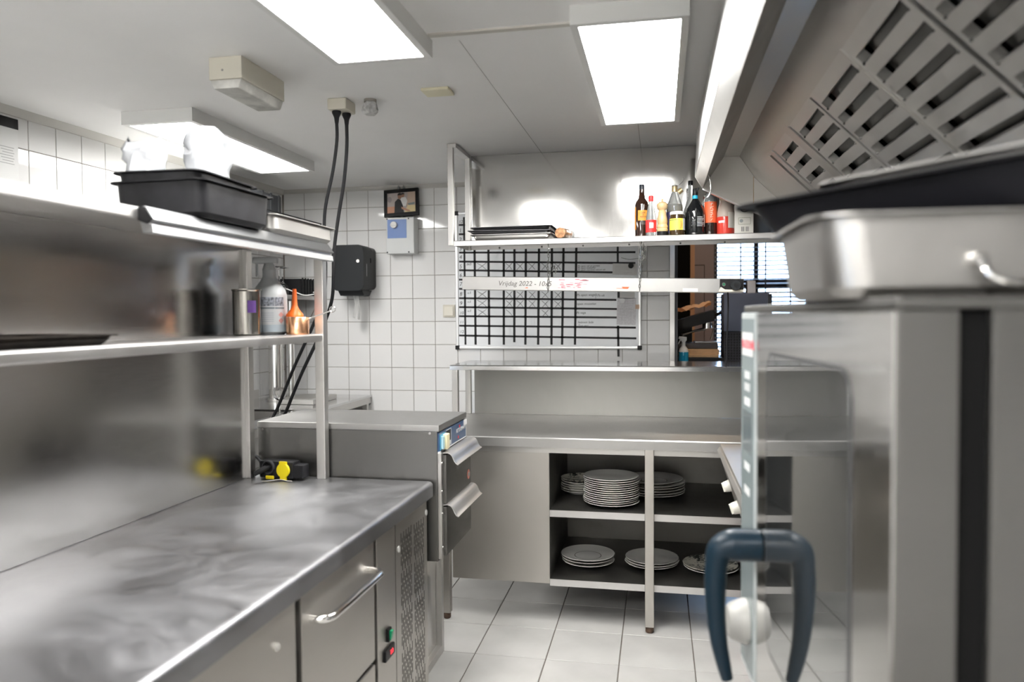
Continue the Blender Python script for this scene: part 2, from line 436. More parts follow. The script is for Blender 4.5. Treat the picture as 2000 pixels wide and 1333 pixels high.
lamp(-2.215, -1.885, 2.81, 3.925, 'flat lamp over the wall shelves by the left wall', LIGHTPANEL_DIM)
lamp(-1.03, -.703, -1.35, -.20, 'added flat lamp behind the photographer, in line with the one cut off by the picture')  # unseen lamp added to raise the room's light level
lamp(-2.215, -1.885, -1.10, .05, 'added flat lamp over the aisle left of the shelf rack, outside the picture')  # out of view, put in for more bounce on ceiling and walls
lamp(-.249, .078, -.95, .20, 'added flat lamp over the photographer, in line with the one beside the hood')  # unseen extra lamp, added only to brighten the room
# emergency light
t = thing('emergency_light', 'small beige box lamp with a grimy clear cover, switched off, on the ceiling', 'lamp', (-1.415, 2.44, CZ))
obj('housing', bx((-1.475, 2.295, CZ-.075), (-1.355, 2.585, CZ-.0005), .003), CREAM, t)
obj('cover', prism(BM(), [(-1.472, CZ-.075), (-1.358, CZ-.075), (-1.37, CZ-.105), (-1.46, CZ-.105)], 'Y', 2.298, 2.582, .004), mat('grimy_cover', (.62, .61, .57), .35, var=.35, vscale=14), t)
for xx in (-1.445,):
    obj('screw', cyl(BM(), (xx+.02, 2.2945, CZ-.045), (xx+.02, 2.296, CZ-.045), .004, n=10), mat('screw_grey', (.3, .29, .27), .5), t)
# socket on the ceiling with two plugs and cables
t = thing('ceiling_socket', 'cream double socket on the ceiling with two black plugs in it', 'socket', (-1.255, 2.86, CZ))
obj('housing', bx((-1.295, 2.815, CZ-.045), (-1.215, 2.915, CZ-.0005), .006), CREAM, t)
def cable(name, label, ctrl, r, plug=None, m=RUBBER, group=None, n=8):
    t = thing(name, label, 'cable', ctrl[-1], group=group)
    obj('cord', tube(BM(), curve_pts(ctrl, n), r, 8), m, t)
    if plug:
        x, y, z = plug
        obj('plug', lathe(BM(), [(0, 0), (.017, 0), (.018, -.01), (.010, -.028), (.008, -.045), (.006, -.055), (0, -.055)], plug, 16), m, t)
    return t
cable('power_cable', 'left of two black cables hanging from the ceiling socket', [(-1.268, 2.845, 2.20), (-1.27, 2.848, 2.12), (-1.295, 2.86, 2.0), (-1.335, 2.87, 1.85), (-1.345, 2.88, 1.70), (-1.345, 2.89, 1.62), (-1.37, 2.92, 1.50), (-1.44, 2.96, 1.38), (-1.56, 3.02, 1.20), (-1.68, 3.1, 1.02), (-1.76, 3.16, .93), (-1.80, 3.2, .907)], .007, (-1.268, 2.845, 2.24), group='cables from the ceiling')
cable('power_cable', 'right of two black cables hanging from the ceiling socket', [(-1.243, 2.885, 2.20), (-1.245, 2.887, 2.10), (-1.262, 2.895, 1.97), (-1.295, 2.91, 1.83), (-1.32, 2.92, 1.70), (-1.325, 2.92, 1.60), (-1.35, 2.95, 1.48), (-1.43, 3.0, 1.34), (-1.55, 3.06, 1.16), (-1.66, 3.13, .99), (-1.73, 3.2, .92), (-1.77, 3.25, .907)], .0075, (-1.243, 2.885, 2.24), group='cables from the ceiling')
t = thing('smoke_detector', 'small grey detector in crumpled film, hanging from the ceiling beside the socket', 'detector', (-1.135, 2.87, CZ))
obj('base', cyl(BM(), (-1.135, 2.87, CZ-.012), (-1.135, 2.87, CZ-.0005), .025, n=18), mat('detector_base', (.30, .28, .25), .6), t)
bm = lathe(BM(), [(.0, -.06), (.022, -.06), (.030, -.045), (.027, -.02), (.022, -.011)], (-1.135, 2.87, CZ), 14, lambda a, r, z: 1 + .16*math.sin(5*a + z*90) + .1*math.sin(9*a))
obj('film_wrap', bm, mat('grey_film', (.55, .55, .54), .35, var=.3, vscale=60), t)
single('blank_plate', to(bx((-.055, -.045, -.012), (.055, .045, -.0005), .004), TR(-.838, 2.81, CZ, .0)), mat('yellowed_plate', (.80, .75, .55), .45), 'yellowed blank cover plate on the ceiling', 'cover plate', (-.838, 2.81, CZ))
# ================================================================== refrigerated counter on the left
CT = .84
CM = TR(-.78, 2.512, 0, -.012)
ctr = thing('refrigerated_counter', 'long stainless steel refrigerated counter with drawers along the left', 'counter', M=CM)
def cl(name, bm, m, parent=None): return obj(name, bm, m, parent or ctr, local=True)
# worktop with a rounded nose (profile x,z)
nose = [(-.70, CT-.004), (-.70, CT)] + [(-.016 + .016*math.sin(a), CT-.016 + .016*math.cos(a)) for a in [k*PI/16 for k in range(9)]] + [(0, CT-.052), (-.012, CT-.055), (-.03, CT-.055), (-.03, CT-.004)]
cl('worktop', prism(BM(), nose, 'Y', -2.35, 0), S_TOP)
cl('body', bx((-.695, -2.33, .10), (-.045, -.008, CT-.055)), S_FRONT)
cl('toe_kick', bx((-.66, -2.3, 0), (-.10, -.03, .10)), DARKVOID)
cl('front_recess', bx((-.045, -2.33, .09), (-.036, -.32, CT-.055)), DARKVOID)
F0, F1 = -.036, -.018
d = cl('door', bx((F0, -1.62, .09), (F1, -.957, CT-.060), .002), S_FRONT)
bm = cyl(BM(), (F1, -1.046, .709), (F1+.004, -1.046, .709), .009, n=16); cyl(bm, (F1+.004, -1.046, .709), (F1+.007, -1.046, .709), .006, n=12)
cl('lock', bm, CHROME, d)
d = cl('door', bx((F0, -2.32, .09), (F1, -1.645, CT-.060), .002), S_FRONT)
dr = cl('drawer', bx((F0, -.929, .432), (F1, -.496, CT-.060), .002), S_FRONT)
def bow(y0, y1, z): return curve_pts([(F1-.002, y0, z), (F1+.022, y0+.002, z), (F1+.040, y0+.018, z), (F1+.046, y0+.06, z), (F1+.046, y1-.06, z), (F1+.040, y1-.018, z), (F1+.022, y1-.002, z), (F1-.002, y1, z)], 6)
cl('handle', tube(BM(), bow(-.885, -.535, .705), .0095, 14), CHROME, dr)
dr2 = cl('drawer', bx((F0, -.929, .09), (F1, -.496, .418), .002), S_FRONT)
cl('handle', tube(BM(), bow(-.885, -.535, .35), .0095, 14), CHROME, dr2)
p = cl('control_column', bx((-.045, -.470, .09), (F1-.002, -.322, CT-.058), .002), S_FRONT)
sw = bx((-.006, -.012, -.02), (.006, .012, .02), .002); to(sw, TR(F1+.002, -.395, .463))
s_ = cl('switch_bezel', sw, BLACK, p)
bm = prism(BM(), [(0, -.014), (.004, -.014), (.009, .013), (0, .014)], 'Y', -.007, .007); to(bm, TR(F1+.007, -.395, .463))
lab(cl('power_switch', bm, mat('green_switch', (.0, .30, .13), .35), p), 'green rocker switch')
ds = cl('thermostat', to(bx((0, -.038, -.017), (.010, .038, .017), .003), TR(F1-.003, -.393, .408)), BLACK, p)
text('red_digits', '3.0', .018, mat('led_red', (.9, .02, .03), .5, emit=3.0, ecol=(1, .03, .05, 1)), p, TR(F1+.0075, -.395, .402) @ FACE_E, local=True)
g = []
GW, GH = .305, .68
for gc in (0, 1):
    for gr in range(5):
        for c in range(9):
            for r in range(3):
                u0 = .045 + gc*.125 + c*.0118; v0 = GH - .045 - gr*.128 - (c % 2)*.018 - (gc*.006)
                v1 = v0 - r*.037
                if v1-.031 > .01: g.append((u0, u0+.0066, v1-.031, v1))
bm = holed(BM(), (F1-.002, -.318, CT-.058-GH-.004), (0, 1, 0), (0, 0, 1), GW, GH, g, .002)
gp = cl('vent_panel', bm, S_FRONT)
cl('vent_back', bx((-.045, -.32, .09), (-.034, -.01, CT-.06)), DARKVOID, gp)
for yy, zz in ((-.295, .69), (-.022, .735)):
    cl('screw_cap', cyl(BM(), (F1-.002, yy, zz), (F1+.001, yy, zz), .010, n=16), mat('cap_grey', (.55, .54, .52), .5), gp)

# ------------------------------------------------------------------ shelf rack standing on the counter
rack = thing('counter_shelf_rack', 'two-tier steel shelf rack with solid back panel standing on the refrigerated counter', 'shelf rack', M=TR(-1.185, 2.50, CT, -.012))
def rk(name, bm, m, parent=None): return obj(name, bm, m, parent or rack, local=True)
def zz(z): return z - CT
for nm, px, py in (('post', 0, 0), ('post', -.272, -.035), ('post', 0, -2.25), ('post', -.272, -2.25)):
    rk(nm, bx((px-.017, py-.017, 0), (px+.017, py+.017, zz(1.66)), .003), S_POST)
rk('back_panel', bx((-.290, -2.25, .002), (-.272, -.05, zz(1.661))), S_PANEL)
def shelf(zt, lip, xr): # folded tray shelf
    return sheet(BM(), [(xr, zt-lip), (xr, zt-.004), (xr-.004, zt), (-.288, zt)], 'Y', -2.30, .017, -.0025)
rk('shelf', bx((-.288, -2.30, zz(1.349)), (.008, -.0175, zz(1.357))), S_SHELF)
rk('shelf_edge', prism(BM(), [(-.02, zz(1.330)), (.010, zz(1.330)), (.013, zz(1.336)), (.013, zz(1.352)), (.007, zz(1.3572)), (-.02, zz(1.3572))], 'Y', -2.30, -.0175), S_SHELF)
rk('shelf', bx((-.292, -2.30, zz(1.662)), (.010, .016, zz(1.674))), S_SHELF)
rk('shelf_edge', prism(BM(), [(.0, zz(1.646)), (.010, zz(1.646)), (.013, zz(1.650)), (.013, zz(1.669)), (.007, zz(1.6745)), (-.01, zz(1.6745))], 'Y', -2.30, .016), S_SHELF)
# aluminium rail under the front edge of the upper shelf
rail = rk('ticket_rail', prism(BM(), [(.013, zz(1.672)), (.026, zz(1.676)), (.030, zz(1.672)), (.050, zz(1.645)), (.046, zz(1.641)), (.036, zz(1.641)), (.036, zz(1.634)), (.046, zz(1.632)), (.048, zz(1.615)), (.044, zz(1.612)), (.022, zz(1.614)), (.013, zz(1.645))], 'Y', -.945, .006), ALU)
rk('end_cap', prism(BM(), [(.012, zz(1.672)), (.031, zz(1.674)), (.049, zz(1.647)), (.036, zz(1.634)), (.012, zz(1.642))], 'Y', -.951, -.945), BLACK, rail)
# ================================================================== things on the shelf rack
UZ, MZ = 1.6755, 1.3575
BLACKPAN = mat('worn_black_enamel', (.014, .014, .016), .42, spec=.22, var=.5, vscale=14)
p1 = single('gastronorm_pan', to(gnpan(BM(), .29, .36, .095, .012, .90), TR(-1.268, 1.905, UZ, -.03)), BLACKPAN, 'deep black pan in front, holding plastic bags, on the upper shelf of the rack', 'pan', (-1.268, 1.905, UZ), group='black pans on the rack')
p2 = single('gastronorm_pan', to(gnpan(BM(), .262, .32, .075, .012, .88), TR(-1.283, 1.893, UZ+.046, .03)), BLACKPAN, 'second black pan nested askew inside the deep black pan', 'pan', (-1.283, 1.893, UZ+.046), group='black pans on the rack')
BAG = mat('white_film', (.36, .37, .385), .25, bump=.8, bscale=22)
def bag(c, w, d, h, seed, label, rz=0):
    bm = BM(); n = 26; rings = []
    M_ = TR(c[0], c[1], c[2], rz)
    for j in range(11):
        v = j/10; ring = []
        k = .72 + .30*v - (.12 if v > .95 else 0)
        for i in range(n):
            a = 2*PI*i/n
            x, y = math.cos(a), math.sin(a)
            x = math.copysign(abs(x)**.6, x); y = math.copysign(abs(y)**.6, y)
            q = Vector((x*w/2*k, y*d/2*k*(1-.75*max(0, v-.4)), v*h + (.10*h*math.sin(2.2*a+seed) if v > .9 else 0)))
            nn = mnoise.noise_vector(q*22 + Vector((seed*7, 0, 0))) + .6*mnoise.noise_vector(q*55 + Vector((0, seed*5, 0)))
            q += nn*.014*(.3+v)
            q.z = max(q.z, .0)
            ring.append(bm.verts.new(q))
        rings.append(ring)
    for A, B in zip(rings, rings[1:]):
        for i in range(n): bm.faces.new((A[i], A[(i+1)%n], B[(i+1)%n], B[i]))
    bm.faces.new(rings[0][::-1]); bm.faces.new(rings[-1])
    to(bm, M_)
    return single('plastic_bag', bm, BAG, label, 'bag', c, group='bags in the black pans')
bag((-1.352, 1.803, UZ+.052), .10, .13, .150, 1.0, 'small crumpled white plastic bag at the near end of the black pan', .25)
bag((-1.272, 1.970, UZ+.052), .13, .13, .215, 4.0, 'taller white plastic bag at the far end of the black pan', .5)
# thin black sheet under the pan's corner, steel tray behind
single('gastronorm_tray', to(gnpan(BM(), .32, .46, .055, .014, .93), TR(-1.295, 2.33-.01, UZ)), S_PAN, 'shallow stainless steel tray at the end of the upper shelf of the rack', 'tray', (-1.295, 2.32, UZ))
# mid shelf: baking pan, pot, cleaner bottle, copper cup, funnel
RUST = mat('burnt_black_steel', (.025, .020, .016), .55, .2, spec=.3, var=.6, vscale=25)
single('baking_pan', to(gnpan(BM(), .27, .56, .024, .010, .93, .03), TR(-1.318, 1.215, MZ, .0)), RUST, 'shallow burnt black baking pan on the middle shelf of the rack', 'pan', (-1.318, 1.215, MZ))
pot = thing('bain_marie_pot', 'tall narrow steel pot on the middle shelf in front of the rack back post', 'pot', (-1.350, 2.292, MZ))
obj('vessel', lathe(BM(), [(0, 0), (.041, 0), (.045, .004), (.045, .145), (.049, .15), (.049, .153), (.044, .153), (.043, .006), (0, .005)], (-1.350, 2.292, MZ), 28), steel('pot_steel', (.30, .288, .265), .12, .18), pot)
obj('purple_tag', arc_patch(BM(), (-1.350, 2.292, MZ), .0456, .075, .115, -1.0, -.35), mat('purple_label', (.16, .07, .32), .5), pot)
HDPE = mat('milky_plastic', (.80, .82, .83), .35, sss=.35)
bt = thing('cleaner_bottle', 'large milky plastic spray bottle with a white label on the middle shelf of the rack', 'bottle', (-1.329, 2.405, MZ))
sq = lambda a, r, z: 1 + (.06*abs(math.sin(2*a)) if z < .17 else 0)
obj('flask', lathe(BM(), [(0, 0), (.045, 0), (.053, .008), (.0555, .03), (.0555, .135), (.05, .155), (.03, .185), (.0225, .20), (.0225, .225), (.0, .225)], (-1.329, 2.405, MZ), 40, sq), HDPE, bt)
obj('liquid_band', lathe(BM(), [(.0562, .010), (.0566, .03), (.0566, .034), (.056, .03)], (-1.329, 2.405, MZ), 40, sq), mat('bluish_plastic', (.62, .70, .76), .3), bt)
LBL = mat('white_label', (.84, .85, .87), .5)
lb = obj('label', arc_patch(BM(), (-1.329, 2.405, MZ), .0585, .035, .135, -2.0, -.15, 18), LBL, bt)
obj('label_stripe', arc_patch(BM(), (-1.329, 2.405, MZ), .0588, .088, .094, -2.0, -.15, 18), mat('label_grey', (.25, .29, .32), .5), bt)
lp = mat('label_print', (.45, .48, .55), .5, var=.7, vscale=120)
obj('label_print', arc_patch(BM(), (-1.329, 2.405, MZ), .0588, .098, .128, -1.95, -.2, 18), lp, bt)
for k in range(5): obj('label_line', arc_patch(BM(), (-1.329, 2.405, MZ), .0588, .045+k*.007, .047+k*.007, -1.9, -.85, 12), mat('label_text_grey', (.62, .65, .7), .5), bt)
for zc in (.068, .048):
    bm = BM(); a = -.42
    c0 = Vector((-1.329, 2.405, MZ)) + Vector((math.cos(a)*.059, math.sin(a)*.059, zc)); tx = Vector((-math.sin(a), math.cos(a), 0)); nn = Vector((math.cos(a), math.sin(a), 0))*.0006
    bm.faces.new([bm.verts.new(c0+nn+v) for v in (tx*.010, Vector((0,0,.010)), tx*-.010, Vector((0,0,-.010)))])
    obj('hazard_mark', bm, mat('hazard_red', (.85, .45, .42), .5), bt)
hd = obj('spray_head', to(bx((-.055, -.012, .245), (.03, .012, .268), .006), TR(-1.329, 2.405, MZ, .3)), mat('clear_head', (.78, .79, .79), .3, sss=.2), bt)
obj('collar', cyl(BM(), (-1.329, 2.405, MZ+.222), (-1.329, 2.405, MZ+.246), .024, .016, 20), mat('clear_head', (.7, .7, .7), .3), bt)
obj('trigger', to(bx((-.045, -.006, .20), (-.037, .006, .247), .003), TR(-1.329, 2.405, MZ, .3)), HDPE, bt)
cup = thing('copper_cup', 'small copper saucepan on the middle shelf of the rack', 'pan', (-1.229, 2.41, MZ))
obj('vessel', lathe(BM(), [(0, 0), (.036, 0), (.039, .003), (.0395, .058), (.0385, .0595), (.0375, .058), (.037, .004), (0, .003)], (-1.229, 2.41, MZ), 36), COPPER, cup)
obj('handle', tube(BM(), [(-1.200, 2.425, MZ+.052), (-1.165, 2.440, MZ+.066), (-1.128, 2.455, MZ+.080)], .0022, 8), CHROME, cup)
obj('handle_loop', tube(BM(), [(-1.121+.010*math.cos(a), 2.458, MZ+.086+.010*math.sin(a)) for a in [k*PI/8 for k in range(16)]], .0018, 6, True), CHROME, cup)
fun = single('funnel', lathe(BM(), [(.0285, .0), (.0295, .0), (.0290, .008), (.0150, .026), (.0095, .040), (.0075, .085), (.006, .096), (.0045, .095), (.006, .08), (.008, .038), (.0135, .025), (.0275, .008)], (-1.236, 2.405, MZ+.0605), 28), ORANGE, 'orange plastic funnel turned upside down on the copper saucepan', 'funnel', (-1.236, 2.405, MZ+.0605))
# power strip on the worktop
psM = TR(-1.318, 2.462, CT+.002, -.10)
ps = thing('power_strip', 'black rubber socket block with a yellow socket lid lying on the worktop', 'power strip', M=psM)
obj('body', bx((-.085, -.024, .004), (.055, .024, .066), .006), RUBBER, ps, local=True)
obj('end_block', bx((.052, -.021, .008), (.092, .021, .056), .005), RUBBER, ps, local=True)
lid = lathe(BM(), [(0, -.004), (.025, -.004), (.0265, 0), (.025, .004), (0, .004)], (0, 0, 0), 28)
box(lid, (-.014, .022, -.004), (.014, .031, .003)); box(lid, (-.012, -.034, -.004), (.012, -.022, .003))
obj('socket_lid', to(lid, TR(.018, -.030, .036) @ FACE_S), YELLOW, ps, local=True)
obj('socket_rim', to(lathe(BM(), [(.018, -.004), (.024, -.004), (.024, .010), (.020, .010), (.018, 0)], (0,0,0), 24), TR(-.043, -.024, .044) @ FACE_S), mat('rubber_grey', (.05, .05, .055), .5), ps, local=True)
obj('open_lid', to(bx((-.016, -.003, -.006), (.016, .003, .006), .002), TR(-.032, -.036, .010)), YELLOW, ps, local=True)
obj('plug', to(cyl(BM(), (0, 0, 0), (-.028, -.050, -.020), .011, .008, 14), TR(-.043, -.024, .046)), RUBBER, ps, local=True)
obj('cord', tube(BM(), curve_pts([(-.083, .005, .045), (-.11, .02, .055), (-.14, .034, .068), (-.20, .036, .09)], 6), .0065, 8), RUBBER, ps, local=True)
cable('loose_wire', 'short pale wire lying on the worktop in front of the socket block', [(-1.37, 2.405, CT+.003), (-1.345, 2.41, CT+.004), (-1.315, 2.425, CT+.006), (-1.285, 2.425, CT+.003), (-1.265, 2.42, CT+.003)], .0014, m=mat('pale_wire', (.6, .59, .56), .4))

# ================================================================== drawer warmer at the end of the counter
wx0, wx1, wy0, wy1 = -1.455, -.765, 2.530, 2.905
W = thing('drawer_warmer', 'stainless steel two-drawer food warmer with blue control strip behind the counter end', 'food warmer', ((wx0+wx1)/2, (wy0+wy1)/2, .55))
obj('cabinet', bx((wx0, wy0, .55), (wx1-.004, wy1, 1.012), .003), S_WARM, W)
obj('top', bx((wx0-.002, wy0-.003, 1.012), (wx1+.004, wy1+.003, 1.035), .003), S_TTOP, W)
BLUE = mat('blue_control_foil', (.035, .075, .16), .3)
cp = obj('control_panel', bx((wx1-.004, wy0+.006, .940), (wx1+.003, wy1-.006, 1.006)), BLUE, W)
obj('panel_border', bx((wx1-.003, wy0+.004, .936), (wx1+.0036, wy1-.004, .940)), WHITE, cp)
obj('panel_border', bx((wx1-.003, wy1-.006, .936), (wx1+.0036, wy1-.003, 1.006)), WHITE, cp)
obj('light_blue_field', bx((wx1-.002, wy0+.010, .944), (wx1+.0034, wy0+.075, 1.000)), mat('light_blue', (.02, .30, .52), .35), cp)
obj('display', bx((wx1-.002, wy0+.095, .962), (wx1+.0036, wy0+.150, 1.000)), BLACK, cp)
bm = BM()
for a, b in (((.088, .944), (.157, .946)), ((.088, 1.002), (.157, 1.004)), ((.155, .944), (.157, 1.004))): box(bm, (wx1-.002, wy0+a[0], a[1]), (wx1+.0038, wy0+b[0], b[1]))
obj('display_frame', bm, WHITE, cp)
obj('key', bx((wx1, wy0+.112, .948), (wx1+.0040, wy0+.126, .960)), WHITE, cp)
obj('key', bx((wx1, wy0+.134, .948), (wx1+.0040, wy0+.148, .960)), WHITE, cp)
obj('switch', bx((wx1, wy0+.048, .940), (wx1+.018, wy0+.086, .995), .003), mat('ivory_switch', (.78, .70, .45), .4), cp)
obj('switch_guard', bx((wx1, wy0+.022, .945), (wx1+.012, wy0+.044, .992), .003), mat('guard_clear', (.35, .55, .62), .2), cp)
text('brand_lettering', 'ALTO-SHAAM', .022, WHITE, cp, TR(wx1+.0036, wy0+.225, .972) @ FACE_E)
for yy, z_ in ((wy0+.275, .992), (wy0+.255, .953)): obj('red_star', cyl(BM(), (wx1, yy, z_), (wx1+.004, yy, z_), .007, n=5), RED, cp)
obj('sticker', bx((wx1+.003, wy1-.04, .986), (wx1+.0056, wy1+.002, 1.008)), PAPER, W)
obj('corner_flange', bx((wx1-.004, wy0+.001, .56), (wx1+.010, wy0+.022, .936), .002), S_POST, W)
for z1, nm in ((.930, 'upper'), (.745, 'lower')):
    dr = obj('drawer', bx((wx1-.02, wy0+.024, z1-.178), (wx1+.022, wy1-.004, z1-.004), .003), S_DARK, W)
    hp = [(wx1+.0, z1+.001), (wx1+.014, z1+.005), (wx1+.026, z1+.006), (wx1+.036, z1+.003), (wx1+.044, z1-.004), (wx1+.049, z1-.014), (wx1+.053, z1-.024), (wx1+.059, z1-.032), (wx1+.066, z1-.036)]
    obj('handle', sheet(BM(), hp, 'Y', wy0+.020, wy1+.006, -.0025), S_SHELF, dr)
    if nm == 'upper':
        e = obj('badge', to(cyl(BM(), (0, 0, 0), (.0025, 0, 0), .019, n=24), TR(wx1+.021, wy1-.045, z1-.135)), mat('badge_red', (.62, .22, .17), .4), dr)
        obj('badge_centre', to(bx((0, -.011, -.006), (.004, .011, .006)), TR(wx1+.021, wy1-.045, z1-.135)), mat('badge_grey', (.35, .34, .33), .4), dr)
for yy, z_ in [(wy0+.011, z) for z in (.90, .80, .72, .60)]: obj('rivet', cyl(BM(), (wx1+.010, yy, z_), (wx1+.0125, yy, z_), .004, n=10), CHROME, W)
for xx in (wx0+.02, wx1-.03): obj('screw', cyl(BM(), (xx, wy0-.003, 1.006), (xx, wy0+.001, 1.006), .005, n=10), CHROME, W)
# its stand
st = thing('warmer_stand', 'low steel stand under the drawer warmer, partly open', 'stand', (-1.15, 2.78, 0))
for xx in (-1.42, -.915):
    for yy in (2.56, 3.02): obj('leg', bx((xx-.015, yy-.015, 0), (xx+.015, yy+.015, .548), .002), S_POST, st)
obj('side_panel', bx((-.935, 2.58, .03), (-.925, 3.0, .50)), S_PANEL, st)
obj('rail', bx((-.93, 2.575, .0), (-.90, 3.005, .035), .002), S_POST, st)
obj('rail', bx((-1.435, 2.575, .0), (-1.405, 3.005, .035), .002), S_POST, st)
obj('rail', bx((-1.405, 3.005, .51), (-.93, 3.035, .548), .002), S_POST, st)
obj('rail', bx((-1.405, 2.545, .51), (-.93, 2.575, .548), .002), S_POST, st)
single('paper_scrap', to(prism(BM(), [(-.03, -.02), (.035, -.03), (.01, .05), (-.02, .03)], 'Z', 0, .002), TR(-.835, 2.62, .002, .4)), PAPER, 'white paper scrap on the floor beside the warmer stand', 'paper', (-.835, 2.62, .002))
# ================================================================== steel work table at the back
TY0, TY1, TX0, TX1, TZ = 3.355, 4.16, -1.105, .92, .865
tb = thing('work_table', 'steel work table with open plate shelves and a closed left panel at the back', 'table', (-.05, 3.76, 0))
top = [(TY0, TZ-.044), (TY0, TZ-.005), (TY0+.005, TZ), (TY1, TZ), (TY1, TZ-.010), (TY0+.03, TZ-.010), (TY0+.03, TZ-.044)]
obj('tabletop', prism(BM(), top, 'X', TX0, TX1), S_TTOP, tb)
obj('apron', bx((TX0+.03, TY0+.035, TZ-.075), (TX1-.03, TY0+.055, TZ-.012)), S_POST, tb)
for xx, yy in ((-.985, TY0+.02), (-.049, TY0+.02), (.88, TY0+.02), (-.985, TY1-.04), (-.049, TY1-.04), (.88, TY1-.04)):
    l = obj('leg', bx((xx-.020, yy-.019, .028), (xx+.020, yy+.019, TZ-.012), .003), S_FRONT, tb)
    obj('foot', lathe(BM(), [(0, 0), (.014, 0), (.018, .006), (.018, .022), (.014, .030), (0, .030)], (xx, yy, 0), 16), mat('rusty_foot', (.10, .06, .04), .6, var=.5, vscale=60), l)
obj('closed_panel', bx((-.962, 3.395, .185), (-.500, 3.412, TZ-.055), .002), S_FRONT, tb)
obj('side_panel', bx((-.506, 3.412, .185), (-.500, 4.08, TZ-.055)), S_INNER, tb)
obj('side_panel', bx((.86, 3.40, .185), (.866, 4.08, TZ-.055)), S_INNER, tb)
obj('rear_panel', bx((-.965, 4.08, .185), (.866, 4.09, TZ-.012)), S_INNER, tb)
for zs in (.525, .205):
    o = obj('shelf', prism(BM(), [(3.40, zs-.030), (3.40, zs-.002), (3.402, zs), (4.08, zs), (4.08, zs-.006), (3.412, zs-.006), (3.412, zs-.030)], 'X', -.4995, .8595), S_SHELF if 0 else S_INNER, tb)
    obj('shelf_edge', bx((-.4995, 3.398, zs-.0305), (.8595, 3.401, zs+.0005)), S_SHELF, o)
# splash panel and pass shelf on posts along the back of the table
psf = thing('pass_shelf', 'steel pass shelf with back panel raised over the rear of the work table', 'shelf', (-.06, 4.1, TZ))
obj('back_panel', bx((-1.035, 4.140, TZ+.001), (.90, 4.152, 1.128)), S_TSPLASH, psf)
for xx, yy in ((-1.078, 3.895), (-1.068, 4.135), (.86, 4.135)):
    obj('post', bx((xx-.016, yy-.016, TZ+.0005), (xx+.016, yy+.016, 1.130), .003), S_POST, psf)
S_GLOSS = steel('glossy_shelf_steel', (.62, .62, .62), .06, .12, (20, 1, 1), 3, .8, .06, .004)
obj('shelf', prism(BM(), [(3.88, 1.131), (3.88, 1.152), (3.885, 1.157), (4.32, 1.157), (4.32, 1.131)], 'X', -1.105, .92), S_GLOSS, psf)
# ------------------------------------------------------------------ plates, each one on its own
def plate_mesh(name, R, m, scallop=0):
    w = (lambda a, r, z: 1 + .018*abs(math.sin(a*scallop))*(r/R)**4) if scallop else None
    return mesh(name, lathe(BM(), [(0, .002), (R*.55, .002), (R*.58, 0), (R*.62, .001), (R*.66, .006), (R*.98, .0185), (R, .020), (R*.985, .0215), (R*.68, .0115), (R*.60, .0075), (0, .0065)], (0,0,0), 60, w), m)
PORC = mat('white_porcelain', (.72, .71, .67), .15)
def ringed(name, r0):
    m, nt, b = _nt(name); N = nt.nodes.new; L = nt.links.new
    tc = N('ShaderNodeTexCoord'); sx = N('ShaderNodeSeparateXYZ'); cb = N('ShaderNodeCombineXYZ'); ln = N('ShaderNodeVectorMath'); ln.operation = 'LENGTH'
    L(tc.outputs['Object'], sx.inputs[0]); L(sx.outputs[0], cb.inputs[0]); L(sx.outputs[1], cb.inputs[1]); L(cb.outputs[0], ln.inputs[0])
    rp = N('ShaderNodeValToRGB'); rp.color_ramp.interpolation = 'CONSTANT'
    e = rp.color_ramp.elements; e[0].position = 0; e[0].color = (.70, .69, .66, 1); e[1].position = r0*4; e[1].color = (.12, .09, .08, 1)
    q = e.new(r0*4+.012); q.color = (.72, .71, .67, 1)
    ml = N('ShaderNodeMath'); ml.operation = 'MULTIPLY'; ml.inputs[1].default_value = 4; L(ln.outputs['Value'], ml.inputs[0]); L(ml.outputs[0], rp.inputs[0])
    L(rp.outputs[0], b.inputs['Base Color']); b.inputs['Roughness'].default_value = .15
    return m
def floral(name):
    m, nt, b = _nt(name); N = nt.nodes.new; L = nt.links.new
    tc = N('ShaderNodeTexCoord'); n = N('ShaderNodeTexNoise'); n.inputs['Scale'].default_value = 42; n.inputs['Detail'].default_value = 6; n.inputs['Distortion'].default_value = 1.5
    n2 = N('ShaderNodeTexNoise'); n2.inputs['Scale'].default_value = 9; L(tc.outputs['Object'], n2.inputs['Vector'])
    L(tc.outputs['Object'], n.inputs['Vector']); a = N('ShaderNodeMath'); a.operation = 'ADD'; L(n.outputs['Fac'], a.inputs[0]); L(n2.outputs['Fac'], a.inputs[1])
    rp = N('ShaderNodeValToRGB'); rp.color_ramp.elements[0].position = .50; rp.color_ramp.elements[0].color = (.70, .68, .58, 1); rp.color_ramp.elements[1].position = .57; rp.color_ramp.elements[1].color = (.06, .065, .06, 1)
    h = N('ShaderNodeMath'); h.operation = 'MULTIPLY'; h.inputs[1].default_value = .5; L(a.outputs[0], h.inputs[0]); L(h.outputs[0], rp.inputs[0])
    L(rp.outputs[0], b.inputs['Base Color']); b.inputs['Roughness'].default_value = .15
    return m
RING, FLOR = ringed('ringed_porcelain', .062), floral('floral_porcelain')
def stack(me, x, y, z, n, dz, words, group, top_me=None, jit=.003):
    for k in range(n):
        o = bpy.data.objects.new('plate', top_me if (top_me and k == n-1) else me); COL.objects.link(o)
        o.matrix_basis = TR(x + random.uniform(-jit, jit), y + random.uniform(-jit, jit), z + k*dz, random.uniform(0, 6))
        q = n-1-k
        tag(o, ('%s, topmost' % words) if q == 0 else ('%s, lowest' % words if k == 0 else '%s, %s from the top' % (words, ORD[q])), 'plate', group)
